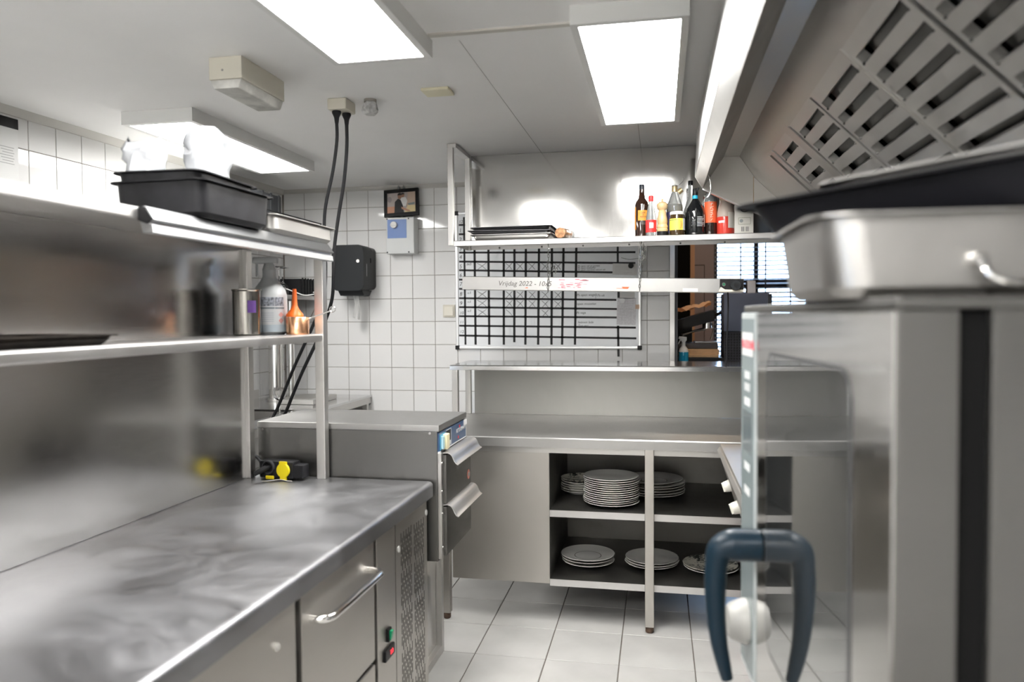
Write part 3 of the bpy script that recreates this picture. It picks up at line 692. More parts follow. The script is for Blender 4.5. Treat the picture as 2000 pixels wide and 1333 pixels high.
stack(plate_mesh('plate', .098, PORC), -.394, 3.765, .526, 6, .0115, 'small floral plate in the stack next to the closed panel', 'small floral plates on the upper shelf', plate_mesh('plate', .098, FLOR))
stack(plate_mesh('plate', .129, PORC, 12), -.228, 3.555, .526, 13, .0098, 'scalloped white plate in the tall upper stack', 'tall stack of scalloped plates')
stack(plate_mesh('plate', .150, PORC), -.035, 3.785, .526, 6, .0125, 'wide plate in the stack behind the middle leg', 'wide plates on the upper shelf', plate_mesh('plate', .142, RING), .006)
stack(plate_mesh('plate', .128, PORC), -.345, 3.66, .206, 3, .0150, 'ring-decorated plate in the lower left stack', 'ring-decorated plates on the lower shelf', plate_mesh('plate', .131, RING), .006)
stack(plate_mesh('plate', .126, PORC, 12), -.042, 3.68, .206, 3, .0105, 'scalloped white plate in the low stack behind the middle leg', 'scalloped plates on the lower shelf')
stack(plate_mesh('plate', .128, PORC), .232, 3.66, .206, 2, .0105, 'floral plate in the low stack behind the oven handle', 'floral plates on the lower shelf', plate_mesh('plate', .128, FLOR))
# ================================================================== shelf hung from the ceiling
SZ = 1.797
cs = thing('ceiling_shelf', 'steel shelf with tall back panel hung from the ceiling over the work table', 'shelf', (-.3, 3.83, SZ))
obj('back_panel', bx((-1.005, 3.985, SZ-.012), (.62, 3.995, CZ-.002)), S_SHELF if 0 else steel('hung_panel_steel', (.60, .592, .575), .03, .08, (22, 1, 1), 1.8, .8, .10, .01), cs)
for xx, yy in ((-1.036, 3.693), (-1.020, 3.972), (.60, 3.693), (.60, 3.972)):
    obj('hanger', bx((xx-.014, yy-.014, SZ-.024), (xx+.014, yy+.014, CZ-.001), .002), S_POST, cs)
obj('ceiling_bracket', bx((-1.052, 3.68, CZ-.020), (-1.006, 3.985, CZ-.0005), .001), S_POST, cs)
obj('shelf', prism(BM(), [(3.681, SZ-.026), (3.681, SZ-.003), (3.684, SZ), (3.984, SZ), (3.984, SZ-.022), (3.981, SZ-.022), (3.981, SZ-.004), (3.690, SZ-.004), (3.690, SZ-.026)], 'X', -1.021, .62), S_SHELF, cs)
obj('end_plate', bx((-1.023, 3.69, SZ-.024), (-1.019, 3.98, SZ-.002)), S_POST, cs)
for xx in (-.85, -.62, -.40, -.16, .10, .32): obj('bolt', cyl(BM(), (xx, 3.978, SZ-.013), (xx, 3.981, SZ-.013), .005, n=10), mat('bolt_dark', (.15, .15, .14), .5), cs)
# ------------------------------------------------------------------ trays and the lying jar
def flat_tray(c, w, l, h, rz, tilt, m, label):
    M_ = TR(c[0], c[1], c[2], rz, tilt[0], tilt[1])
    o = bpy.data.objects.new('oven_tray', mesh('oven_tray', gnpan(BM(), w, l, h, .014, .92, .02, .001), m)); COL.objects.link(o)
    o.matrix_basis = M_
    return tag(o, label, 'tray', 'oven trays on the ceiling shelf')
DTRAY = mat('dark_tray_steel', (.10, .10, .105), .35, .7)
flat_tray((-.735, 3.84, SZ+.0005), .42, .27, .030, 0, (0, 0), S_PAN, 'bright steel oven tray at the bottom of the pile on the ceiling shelf')
flat_tray((-.745, 3.835, SZ+.026), .43, .275, .024, .02, (.01, .012), DTRAY, 'dark oven tray in the middle of the pile on the ceiling shelf')
flat_tray((-.735, 3.84, SZ+.046), .42, .27, .022, -.01, (.0, -.006), DTRAY, 'dark oven tray on top of the pile on the ceiling shelf')
j = thing('spice_jar', 'glass spice jar lying on its side next to the oven trays', 'jar', M=TR(-.490, 3.715, SZ+.0285, -.35) @ Matrix.Rotation(-PI/2, 4, 'X'))
obj('glass', lathe(BM(), [(0, 0), (.024, 0), (.0275, .004), (.0275, .075), (.022, .088), (.021, .10), (0, .10)], (0,0,0), 24), mat('jar_spice_glass', (.72, .38, .20), .18, var=.5, vscale=50, coat=.5), j, local=True)
obj('cap', cyl(BM(), (0, 0, .10), (0, 0, .122), .0235, n=20), WHITE, j, local=True)

# ------------------------------------------------------------------ bottles on the shelf
BYY = 3.76
def bottle(name, label, cat, x, prof, m, y=BYY, n=28, wob=None, sc=1.0):
    t = thing(name, label, cat, (x, y, SZ+.0005), group='bottles and jars on the ceiling shelf')
    obj('body', lathe(BM(), [(r, z) for r, z in prof], (x, y, SZ+.0005), n, wob), m, t)
    return t
def lbl(t, r, z0, z1, a0, a1, m, name='label', e=.0006):
    x, y, z = t.location
    return obj(name, arc_patch(BM(), (x, y, z), r+e, z0, z1, a0, a1), m, t)
def cap(t, r, z0, z1, m, name='cap'):
    x, y, z = t.location
    return obj(name, lathe(BM(), [(0, z0), (r, z0), (r, z1-.003), (r*.9, z1), (0, z1)], (x, y, z), 22), m, t)
FR = -PI/2
BROWN = mat('dark_brown_glass', (.030, .013, .008), .08, coat=.6)
t = bottle('sauce_bottle', 'tall dark brown sauce bottle with orange label, leftmost on the ceiling shelf', 'bottle', -.090, [(0, 0), (.030, 0), (.033, .004), (.0335, .155), (.029, .172), (.016, .190), (.0125, .225), (.0125, .232), (0, .232)], BROWN)
cap(t, .0125, .230, .257, mat('bottle_cap_dark', (.02, .025, .035), .35))
OLBL = mat('orange_label', (.86, .33, .05), .5, var=.12, vscale=60)
lbl(t, .0335, .078, .128, FR-.55, FR+1.1, OLBL)
lbl(t, .0335, .035, .146, FR-1.5, FR-.95, OLBL)
lbl(t, .0335, .058, .076, FR-.2, FR+.9, mat('dark_label', (.05, .035, .03), .5), 'label_strip')
x, y, z = t.location
text('label_lettering', 'LEA', .012, INK, t, TR(x+.008, y-.0365, z+.111) @ FACE_S, align='CENTER')
text('label_lettering', '&', .008, INK, t, TR(x+.008, y-.0365, z+.102) @ FACE_S, align='CENTER')
text('label_lettering', 'PERRINS', .0095, INK, t, TR(x+.010, y-.0365, z+.092) @ FACE_S, align='CENTER')
CLEAR = mat('thin_clear_glass', (.80, .82, .81), .06, trans=.75, ior=1.2)
t = bottle('sauce_bottle', 'slim clear bottle with red label and red cap beside the pepper mill', 'bottle', -.045, [(0, 0), (.024, 0), (.0255, .004), (.0255, .075), (.018, .125), (.012, .155), (.0115, .168), (0, .168)], CLEAR, y=3.713)
cap(t, .012, .166, .194, RED)
lbl(t, .0255, .016, .075, FR-1.4, FR+1.4, mat('red_label', (.78, .03, .03), .45))
lbl(t, .0255, .036, .062, FR-.3, FR+.45, WHITE, 'white_field', .001)
for k in range(4): lbl(t, .0255, .041+k*.005, .0425+k*.005, FR-.15, FR+.3, INK, 'label_line', .0014)
t = bottle('pepper_mill', 'turned pale wooden pepper mill between the sauce bottles', 'pepper mill', .008, [(.024, .0), (.0255, .002), (.0255, .022), (.0275, .026), (.0275, .032), (.024, .036), (.0265, .042), (.0265, .048), (.0225, .056), (.025, .070), (.0235, .085), (.0185, .105), (.0195, .112), (.0195, .117), (.0165, .119), (.0175, .124), (.024, .130), (.0275, .142), (.026, .155), (.016, .164), (.006, .166), (.0045, .169), (.006, .174), (.004, .179), (0, .180)], mat('beech_wood', (.70, .50, .27), .35, var=.12, vscale=20), y=3.73)
obj('base', cyl(BM(), (.008, 3.73, SZ+.0005), (.008, 3.73, SZ+.022), .0262, n=24), BLACK, t)
OIL = mat('golden_oil', (.80, .55, .12), .08, trans=.45, ior=1.2)
t = bottle('oil_bottle', 'clear swing-top bottle half full of golden oil behind the mustard jar', 'bottle', .068, [(0, 0), (.038, 0), (.0395, .005), (.0395, .150), (.037, .162), (.018, .215), (.013, .225), (.013, .250), (.015, .252), (.015, .258), (0, .258)], CLEAR, y=3.83)
obj('oil', lathe(BM(), [(0, .003), (.0385, .003), (.0388, .150), (.0362, .163), (0, .163)], (.068, 3.83, SZ+.0005), 28), OIL, t)
lbl(t, .0395, .02, .125, FR-1.6, FR-.5, mat('violet_label', (.09, .07, .20), .5))
cap(t, .0145, .226, .257, mat('brass_neck', (.62, .48, .25), .35, .6), 'neck_collar')
obj('swing_stopper', to(cyl(BM(), (0, 0, 0), (.018, 0, .014), .014, .012, 18), TR(.085, 3.825, SZ+.222)), mat('brass_neck', (.6, .5, .3), .3, .6), t)
obj('wire_clip', tube(BM(), curve_pts([(.085, 3.82, SZ+.255), (.097, 3.82, SZ+.265), (.108, 3.82, SZ+.276), (.112, 3.82, SZ+.288), (.107, 3.82, SZ+.296)], 5), .0013, 6), CHROME, t)
t = bottle('mustard_jar', 'short jar with yellow label and white lid in front of the oil bottle', 'jar', .079, [(0, 0), (.034, 0), (.037, .004), (.037, .078), (.033, .095), (.033, .100), (0, .100)], mat('dark_sauce_glass', (.05, .03, .012), .08, coat=.5), y=3.735)
cap(t, .0355, .100, .115, WHITE, 'lid')
lbl(t, .037, .025, .080, FR-1.4, FR+.75, mat('yellow_label', (.88, .74, .10), .5))
lbl(t, .037, .025, .080, FR+.75, FR+1.5, mat('grey_label', (.70, .71, .72), .5))
lbl(t, .037, .070, .076, FR-1.2, FR-.1, mat('label_green_print', (.25, .35, .08), .5), 'label_print', .001)
bm = BM()
for k in range(9):
    a0 = -.9 + k*.2
    a = FR + .18 + .30*math.cos(a0); zz_ = .052 + .022*math.sin(a0)
    c = Vector((.079 + .0385*math.cos(a), 3.735 + .0385*math.sin(a), SZ + zz_)); cyl(bm, c, c + Vector((math.cos(a), math.sin(a), 0))*.0006, .0042, n=10)
obj('sausage_print', bm, mat('sausage_orange', (.86, .42, .10), .5), t)
BGL = mat('black_bottle_glass', (.008, .009, .010), .06, coat=.7)
t = bottle('vinegar_bottle', 'bulbous black bottle with blue neck band and small white back label', 'bottle', .164, [(0, 0), (.044, 0), (.0475, .006), (.0475, .105), (.042, .130), (.024, .158), (.0125, .178), (.0115, .205), (0, .205)], BGL)
cap(t, .0125, .195, .226, BLACK)
obj('neck_band', lathe(BM(), [(.0130, .177), (.0130, .193), (.0122, .193)], t.location, 22), mat('cyan_band', (.02, .42, .68), .4), t)
obj('pour_lever', to(bx((-.004, -.003, 0), (.004, .003, .03), .001), TR(.166, 3.752, SZ+.205, 0, 0, .5)), BLACK, t)
for k in range(7): lbl(t, .0475, .042+k*.007, .045+k*.007, FR+.15, FR+.75+.1*(k % 3), mat('label_white_print', (.6, .6, .6), .5), 'label_line')
lbl(t, .0475, .040, .098, FR+.95, FR+1.15, mat('label_white_print', (.6, .6, .6), .5), 'label_print')
t = bottle('sauce_bottle', 'bottle with orange-red paper label and white brush lettering', 'bottle', .237, [(0, 0), (.028, 0), (.030, .004), (.030, .165), (.024, .185), (.013, .205), (.012, .245), (0, .245)], mat('dark_soy_glass', (.02, .012, .01), .08, coat=.5), y=3.775)
lbl(t, .030, .060, .162, FR-1.3, FR+1.2, mat('vermilion_label', (.80, .13, .045), .5))
cap(t, .0125, .240, .252, RED)
obj('clear_neck', lathe(BM(), [(.0315, .160), (.0315, .166), (.025, .19), (.0145, .207)], t.location, 24), CLEAR, t)
xx, yy, z_ = t.location
strokes = [((-.006, .148), (.006, .152)), ((.001, .156), (-.003, .140)), ((-.008, .132), (.008, .137)), ((-.001, .138), (-.007, .124)), ((.0, .130), (.008, .122)), ((-.006, .116), (.007, .119)), ((.001, .121), (.001, .106)), ((-.006, .108), (.006, .104)), ((-.007, .097), (.006, .100)), ((.0, .100), (-.005, .086)), ((-.005, .086), (.006, .088)), ((.004, .080), (-.004, .070))]
bm = BM()
for (a, b), (c, d) in strokes: tube(bm, [(xx+.003+a, yy-.0312, z_+b), (xx+.003+(a+c)/2+.001, yy-.0318, z_+(b+d)/2), (xx+.003+c, yy-.0312, z_+d)], .0011, 5)
obj('brush_lettering', bm, mat('label_cream_ink', (.85, .78, .68), .6), t)
t = bottle('ketchup_jar', 'nearly empty glass jar smeared with red sauce beside the white box', 'jar', .306, [(0, 0), (.038, 0), (.040, .004), (.040, .105), (.034, .135), (.028, .150), (.027, .165), (0, .165)], mat('smeared_glass', (.62, .52, .45), .12, trans=.3, ior=1.2))
obj('sauce', lathe(BM(), [(.0402, .002), (.0408, .005), (.0408, .082), (.0402, .085)], t.location, 28, lambda a, r, z: 1.0 if math.sin(a+1.9) < .75 or z < .04 else .985), mat('red_sauce', (.55, .045, .03), .2), t)
lbl(t, .0405, .030, .105, FR+.2, FR+1.2, mat('silver_label', (.55, .52, .47), .4))
lbl(t, .0408, .055, .066, FR-1.0, FR-.2, mat('label_white_print', (.6, .6, .6), .5), 'label_print')
cap(t, .0285, .163, .188, mat('gold_cap', (.55, .45, .30), .35, .6), 'lid')
t = thing('carton_box', 'small white carton with a round emblem at the right end of the bottles', 'box', (.388, 3.765, SZ), group='bottles and jars on the ceiling shelf')
obj('carton', bx((.345, 3.735, SZ+.0005), (.431, 3.800, SZ+.142), .001), mat('carton_white', (.72, .70, .64), .6), t)
bm = BM()
for k in range(12):
    a = PI + k*PI/11; c = Vector((.390 + .016*math.cos(a), 3.7345, SZ+.118 + .012*math.sin(a))); cyl(bm, c, c + Vector((0, -.0006, 0)), .0032, n=8)
obj('emblem', bm, INK, t)
obj('emblem_dot', cyl(BM(), (.388, 3.7345, SZ+.116), (.388, 3.734, SZ+.116), .005, n=12), mat('emblem_red', (.7, .2, .12), .5), t)
bm = BM()
for a, b in (((.362, .046), (.418, .0475)), ((.362, .0765), (.418, .078)), ((.362, .046), (.3635, .078)), ((.4165, .046), (.418, .078))): box(bm, (a[0], 3.7335, SZ+a[1]), (b[0], 3.7352, SZ+b[1]))
obj('print_frame', bm, mat('olive_print', (.30, .31, .22), .5), t)
obj('print_seal', cyl(BM(), (.376, 3.7348, SZ+.063), (.376, 3.7340, SZ+.063), .0085, n=18), mat('seal_print', (.36, .38, .38), .5), t)
bm = BM()
for k in range(9):
    if k != 4: box(bm, (.376+k*.0038, 3.7340, SZ+.013), (.376+k*.0038+(.0014 if k % 2 else .0024), 3.7352, SZ+.035))
obj('barcode', bm, mat('barcode_grey', (.12, .12, .12), .5), t)
# clear bottle with black cap standing behind the vinegar
t = bottle('glass_bottle', 'clear glass bottle with square black cap behind the vinegar bottle', 'bottle', .146, [(0, 0), (.030, 0), (.032, .004), (.032, .14), (.014, .20), (.0115, .262), (0, .262)], CLEAR, y=3.87)
cap(t, .0125, .262, .284, BLACK)

# ------------------------------------------------------------------ heat lamp bar on chains
HM = Matrix.Translation((-.30, 3.76, 1.5695)) @ Matrix.Rotation(.0245, 4, 'Y')
hb = thing('heat_lamp_bar', 'long steel heat lamp bar with marker scribbles hanging on chains under the ceiling shelf', 'heat lamp', M=HM)
def hl(name, bm, m, parent=None): return obj(name, bm, m, parent or hb, local=True)
hl('housing', prism(BM(), [(-.055, -.033), (-.055, .030), (-.05, .033), (.06, .033), (.06, -.033), (.04, -.033), (.02, -.005), (-.02, -.005), (-.045, -.033)], 'X', -.685, .685), steel('lampbar_steel', (.36, .355, .345), .28, .44, (1, 1, 25), 4, 1.0, .16, .02), hb)
cpn = hl('control_plate', bx((.575, -.0575, -.026), (.684, -.0555, .029), .0008), BLACK)
hl('plate_tape', prism(BM(), [(.57, -.030), (.684, -.030), (.684, -.020), (.60, -.020), (.58, -.008)], 'Y', -.0588, -.0578), mat('beige_tape', (.66, .62, .52), .6), cpn)
hl('dial', cyl(BM(), (.648, -.0575, .0), (.648, -.078, .0), .026, .022, 28), BLACKSATIN, cpn)
hl('dial_cap', cyl(BM(), (.648, -.078, .0), (.648, -.081, .0), .011, n=20), BLACK, cpn)
hl('pilot_ring', cyl(BM(), (.594, -.0575, .004), (.594, -.061, .004), .009, n=18), CHROME, cpn)
lab(hl('pilot_lamp', cyl(BM(), (.594, -.061, .004), (.594, -.063, .004), .006, n=16), mat('green_lamp', (.02, .14, .07), .3), cpn), 'small green pilot lamp')
hl('sticker', bx((.405, -.0556, -.032), (.475, -.0545, -.016)), mat('pinkish_sticker', (.72, .62, .57), .6))
PINK = mat('pink_marker', (.80, .25, .32), .6)
bm = BM()
for k in range(26):
    u = random.uniform(-.20, -.075); w = random.uniform(-.022, .022); l_ = random.uniform(.012, .035)*(1 if w > -.01 else .6)
    box(bm, (u, -.0558, w), (u+l_, -.0550, w+random.uniform(.0015, .004)))
hl('pink_scribble', bm, mat('pink_smear', (.55, .12, .18), .7))
bm = prism(BM(), [(.115, -.012), (.152, -.012), (.145, -.022), (.122, -.022)], 'Y', -.0556, -.0550); box(bm, (.09, -.0556, -.021), (.125, -.0550, -.019))
hl('orange_doodle', bm, mat('orange_doodle', (.55, .12, .05), .7))
text('faded_marker_writing', 'Vrijdag 2022 - 10x5', .034, mat('faded_ink', (.08, .075, .07), .8), hb, TR(-.50, -.0552, -.012) @ FACE_S, local=True, shear=.2)
hl('orange_spot', prism(BM(), [(-.365, -.024), (-.345, -.024), (-.352, -.018)], 'Y', -.0556, -.055), mat('orange_doodle', (.55, .12, .05), .7))
def chain(x, label, loops):
    t = thing('hanging_chain', label, 'chain', (x, 3.70, SZ-.03), group='chains of the heat lamp bar')
    obj('hook', tube(BM(), curve_pts([(x, 3.712, SZ-.004), (x, 3.708, SZ-.03), (x+.004, 3.702, SZ-.05), (x, 3.70, SZ-.062)], 5), .0022, 6), CHROME, t)
    z = SZ-.062; k = 0
    bm = BM()
    M0 = mat('chain_steel', (.07, .068, .062), .45, .6)
    while z > 1.545:
        q = []
        for i in range(10):
            a = 2*PI*i/10; du, dv = .0042*math.cos(a), .0095*math.sin(a)
            q.append((x + (du if k % 2 else 0) + .002*math.sin(k), 3.698 + (0 if k % 2 else du), z - .008 + dv))
        tube(bm, q, .0013, 5, True); z -= .0155; k += 1
    for (cx, cz, ln) in loops:
        for i in range(ln):
            q = []; ox, oz = cx + .010*math.sin(i*1.3), cz - i*.011
            for s in range(10):
                a = 2*PI*s/10; q.append((ox + .004*math.cos(a)*(1 if i % 2 else .3), 3.694 + .004*math.sin(a)*(.3 if i % 2 else 1), oz + .009*math.sin(a+.4)))
            tube(bm, q, .0013, 5, True)
    c = obj('links', bm, M0, t); c['kind'] = 'stuff'
    return t
chain(-.545, 'left chain and hook holding the heat lamp bar', [(-.528, 1.664, 4), (-.512, 1.655, 3)])
chain(-.098, 'right chain with a dangling spare length beside the whiteboard', [(-.090, 1.765, 11), (-.080, 1.75, 7)])
cable('thin_cord', 'thin black cord hanging from the heat lamp bar in front of the opening', [(.320, 3.80, 1.535), (.322, 3.80, 1.45), (.318, 3.81, 1.30), (.316, 3.82, 1.20), (.316, 3.83, 1.159)], .0032)
# ================================================================== on the back wall
WY = BY - .0005
wb = thing('whiteboard', 'whiteboard with black tape grid, handwritten numbers and crosses on the tiled wall', 'whiteboard', (-.71, WY, 1.2))
bx0, bx1, bz0, bz1 = -1.300, -.128, 1.214, 2.085
obj('board', bx((bx0, WY-.012, bz0), (bx1, WY, bz1)), BOARD, wb)
ALF = mat('board_frame_alu', (.74, .74, .74), .3, .6)
for a, b in (((bx0-.008, bz0-.010), (bx1+.008, bz0+.008)), ((bx0-.008, bz1-.008), (bx1+.008, bz1+.010)), ((bx0-.010, bz0), (bx0+.008, bz1)), ((bx1-.008, bz0), (bx1+.010, bz1))):
    obj('frame_bar', bx((a[0], WY-.020, a[1]), (b[0], WY, b[1]), .004), ALF, wb)
for cx in (bx0, bx1):
    for cz in (bz0, bz1): obj('corner_cap', bx((cx-.014, WY-.023, cz-.014), (cx+.014, WY, cz+.014), .004), BLACK, wb)
FY = WY - .0122
def strip(a, b, w, nm='tape_strip'):
    a, b = Vector((a[0], FY, a[1])), Vector((b[0], FY, b[1])); d = (b-a).normalized(); n = Vector((-d.z, 0, d.x))*w/2; bm = BM()
    v = [bm.verts.new(p) for p in (a-n, b-n, b+n, a+n)]; w_ = [bm.verts.new(p + Vector((0, -.0006, 0))) for p in (a-n, b-n, b+n, a+n)]
    for k in range(4): bm.faces.new((v[k], v[(k+1)%4], w_[(k+1)%4], w_[k]))
    bm.faces.new(w_)
    return obj(nm, bm, TAPE, wb)
vt = [(-1.249, -1.247), (-1.181, -1.179), (-1.089, -1.088), (-.988, -.992), (-.918, -.923), (-.844, -.851), (-.759, -.768), (-.676, -.682), (-.602, -.614), (-.521, -.532)]
for i, (a, b) in enumerate(vt): strip((a + (a-b)*.37, 2.06), (b, 1.232 if i != 4 else 1.248), .0125 if i < 1 else .0145)
strip((-.263, 2.06), (-.262, 1.742), .0125); strip((-.257, 1.578), (-.257, 1.525), .016); strip((-.261, 1.352), (-.259, 1.158), .014)
hz = [((-1.285, 1.831), (-.153, 1.808)), ((-1.285, 1.773), (-.153, 1.740)), ((-1.286, 1.717), (-.294, 1.685)), ((-1.287, 1.656), (-.30, 1.628)), ((-1.287, 1.596), (-.249, 1.570)), ((-1.288, 1.535), (-.271, 1.513)), ((-1.288, 1.477), (-.268, 1.456)), ((-1.289, 1.418), (-.265, 1.403)), ((-1.289, 1.356), (-.151, 1.339)), ((-1.290, 1.292), (-.148, 1.272))]
for a, b in hz: strip(a, b, .0125)
for z_ in (1.890, 1.950, 2.010): strip((-1.285, z_), (-.153, z_-.02), .0125)
HAND = mat('marker_ink', (.05, .05, .055), .5)
TM = lambda x, z_: TR(x, FY-.0004, z_) @ FACE_S
for s, z_ in (('12', 2.022), ('1', 1.963), ('2', 1.904), ('3', 1.845), ('4', 1.790), ('5', 1.729), ('6', 1.672), ('7', 1.615), ('8', 1.550), ('9', 1.490), ('10', 1.430), ('11', 1.370), ('12', 1.308)):
    text('row_number', s, .036 if len(s) < 2 else .027, HAND, wb, TM(-1.284, z_), shear=.1)
cols = [-1.135, -1.038, -.955, -.884, -.806, -.722, -.640]
def cross(cx, cz, w=.030, h=.021, one=False):
    bm = BM()
    tube(bm, [(cx-w, FY-.0006, cz+h), (cx+w*.1, FY-.0006, cz+.002), (cx+w, FY-.0006, cz-h)], .0013, 5)
    if not one: tube(bm, [(cx-w*.95, FY-.0006, cz-h*1.05), (cx, FY-.0006, cz-.001), (cx+w*1.02, FY-.0006, cz+h)], .0013, 5)
    obj('marker_cross', bm, HAND, wb)
for cz, cc in ((1.742, (0, 2, 3, 4, 5, 6)), (1.561, (0, 2, 3, 4, 5, 6)), (1.503, (0, 2, 3, 4, 5, 6)), (1.444, (0, 5))):
    for k in cc: cross(cols[k], cz - (cols[k]+1.25)*.022, .030 if k == 0 else .021)
cross(cols[2], 1.438, .021, one=True)
for s, x, z_, sz in (('bk5', -1.236, 1.748, .022), ('u.5', -1.232, 1.563, .020), ('v.5', -1.232, 1.505, .020), ('u.5', -1.232, 1.446, .020),
                     ('Ps open vel ov gooien', -.512, 1.7235, .0155), ('Ps open toebehor', -.512, 1.7115, .0155), ('Ps open machine natuur uit', -.512, 1.699, .0155),
                     ('Ps open wegen', -.520, 1.540, .021), ('Ps uit', -.390, 1.536, .020), ('open mosselen', -.520, 1.484, .020), ('Ps vega', -.522, 1.428, .020), ('Seizoen lade', -.515, 1.368, .020), ('-Ton eyn', -.520, 1.346, .020)):
    text('marker_writing', s, sz, HAND, wb, TM(x, z_), shear=.25)
strip((-.398, 1.556), (-.400, 1.522), .0015, 'marker_line')
bm = tube(BM(), curve_pts([(-.240, FY-.001, 1.776), (-.215, FY-.001, 1.768), (-.18, FY-.001, 1.764), (-.12, FY-.004, 1.772)], 5), .0014, 6)
obj('marker_curve', bm, HAND, wb)
# papers and magnets on the board
def paper(x0_, x1_, z0_, z1_, label, rot=0.0, m=PAPER, lines=6):
    cx, cz = (x0_+x1_)/2, (z0_+z1_)/2
    t = thing('note_paper', label, 'paper', M=TR(cx, FY-.0016, cz) @ Matrix.Rotation(rot, 4, 'Y'), group='notes on the whiteboard')
    w, h = x1_-x0_, z1_-z0_
    obj('sheet', bx((-w/2, -.0005, -h/2), (w/2, .0005, h/2)), m, t, local=True)
    for k in range(lines): obj('pencil_line', bx((-w*.40, -.0009, h/2-.018-k*h/(lines+1.5)), (w*random.uniform(-.05, .38), -.0005, h/2-.0168-k*h/(lines+1.5))), mat('pencil_grey', (.52, .50, .49), .6), t, local=True)
    return t
paper(-.294, -.143, 1.668, 1.738, 'white note under a black magnet on the whiteboard', .04)
paper(-.250, -.158, 1.520, 1.590, 'grey note peeking above the speckled note on the whiteboard', 0, mat('grey_note', (.60, .59, .58), .7), 1)
paper(-.268, -.150, 1.357, 1.524, 'speckled note under a white magnet on the whiteboard', .03, mat('speckled_paper', (.72, .71, .73), .7, var=.12, vscale=90), 8)
single('magnet', cyl(BM(), (-.181, FY-.002, 1.724), (-.181, FY-.012, 1.724), .0165, n=24), BLACK, 'round black magnet on the upper note', 'magnet', (-.181, FY, 1.724))
single('magnet', cyl(BM(), (-.232, FY-.003, 1.507), (-.232, FY-.011, 1.507), .0155, n=24), mat('white_magnet', (.74, .74, .74), .35), 'round white magnet on the speckled note', 'magnet', (-.232, FY, 1.507))
single('sticky_tab', bx((-.154, FY-.010, 1.455), (-.128, FY-.009, 1.482)), mat('peach_tab', (.72, .52, .38), .6), 'peach sticky tab on the frame of the whiteboard', 'sticky note', (-.14, FY-.01, 1.468))
# ------------------------------------------------------------------ paper towel dispenser
D0, D1, DZ0, DZ1 = -2.078, -1.862, 1.552, 1.880
dp = thing('towel_dispenser', 'black wall-mounted paper towel dispenser with a towel hanging out', 'dispenser', ((D0+D1)/2, WY, DZ0))
bm = prism(BM(), rrect(D0, D1, DZ0+.035, DZ1, .035, 6), 'Y', WY-.215, WY-.075, .006)
obj('cover', bm, BLACKSATIN, dp)
obj('back_shell', prism(BM(), rrect(D0+.006, D1+.0, DZ0+.045, DZ1-.004, .03, 6), 'Y', WY-.076, WY), BLACK, dp)
obj('chin', prism(BM(), [(WY-.20, DZ0+.040), (WY-.02, DZ0+.040), (WY-.06, DZ0+.004), (WY-.16, DZ0+.004)], 'X', D0+.03, D1-.02, .004), BLACKSATIN, dp)
obj('lock', cyl(BM(), (D1-.035, WY-.222, 1.775), (D1-.035, WY-.214, 1.775), .011, n=16), CHROME, dp)
obj('key_slot', bx((D1+.0001, WY-.10, 1.77), (D1+.0012, WY-.085, 1.80)), DARKVOID, dp)
obj('level_slot', bx((D1-.0005, WY-.165, 1.68), (D1+.0012, WY-.158, 1.76)), mat('slot_grey', (.3, .3, .31), .3), dp)
bm = BM(); rows = []
for j in range(9):
    v = j/8; w = .030 - .008*math.sin(v*5) - .012*max(0, v-.6)
    rows.append([bm.verts.new((-1.955 + .006*math.sin(v*4) + w*(i/7-.5)*2*.8, WY-.125 + .010*math.sin(i*1.7 + v*2), DZ0+.012 - v*.145 - .02*(i/7)*(1 if v > .9 else 0))) for i in range(8)])
for A, B in zip(rows, rows[1:]):
    for i in range(7): bm.faces.new((A[i], A[i+1], B[i+1], B[i]))
bmesh.ops.solidify(bm, geom=bm.faces[:], thickness=.0015)
obj('paper_towel', bm, mat('tissue', (.82, .82, .81), .8, sss=.1), dp)
# ------------------------------------------------------------------ switch box with blue plate and the framed photo on it
sb = thing('isolator_box', 'grey switch box with blue plate and round white knob on the tiled wall', 'switch box', (-1.66, WY, 1.826))
obj('housing', bx((-1.752, WY-.095, 1.826), (-1.562, WY, 2.062), .006), mat('light_grey_plastic', (.62, .635, .63), .35), sb)
obj('blue_plate', bx((-1.742, WY-.0965, 1.927), (-1.612, WY-.094, 2.048)), mat('blue_plate', (.09, .19, .48), .35), sb)
kn = obj('knob', cyl(BM(), (-1.694, WY-.115, 2.012), (-1.694, WY-.096, 2.012), .021, .023, 26), mat('knob_white', (.75, .74, .72), .35), sb)
obj('knob_bar', to(bx((-.020, -.006, -.004), (.020, 0, .004), .001), TR(-1.694, WY-.115, 2.010, 0, 0, -.08)), mat('knob_white', (.7, .7, .7), .4), kn)
for xx in (-1.744, -1.598):
    for z_ in (1.836, 2.052): obj('screw', cyl(BM(), (xx, WY-.0965, z_), (xx, WY-.094, z_), .005, n=10), BLACK, sb)
for xx in (-1.690, -1.655): obj('conduit', cyl(BM(), (xx, WY-.012, 2.05), (xx, WY-.012, CZ-.001), .009, n=12), mat('conduit_grey', (.28, .28, .27), .5), sb)
fm = thing('photo_frame', 'black framed photo of two cooks standing on the switch box', 'picture', M=TR(-1.655, WY-.062, 2.0715) @ Matrix.Rotation(-.045, 4, 'Y') @ Matrix.Rotation(-.12, 4, 'X'))
def pf(name, bm, m): return obj(name, bm, m, fm, local=True)
bm = BM()
for a, b in (((-.118, 0), (.118, .024)), ((-.118, .158), (.118, .180)), ((-.118, .024), (-.097, .158)), ((.097, .024), (.118, .158))): box(bm, (a[0], -.012, a[1]), (b[0], .012, b[1]), .002)
pf('frame', bm, BLACK)
PC = lambda n, c: mat('print_'+n, c, .3)
def flatp(name, poly, m, d): return pf(name, prism(BM(), poly, 'Y', -.004-d, -.003-d), m)
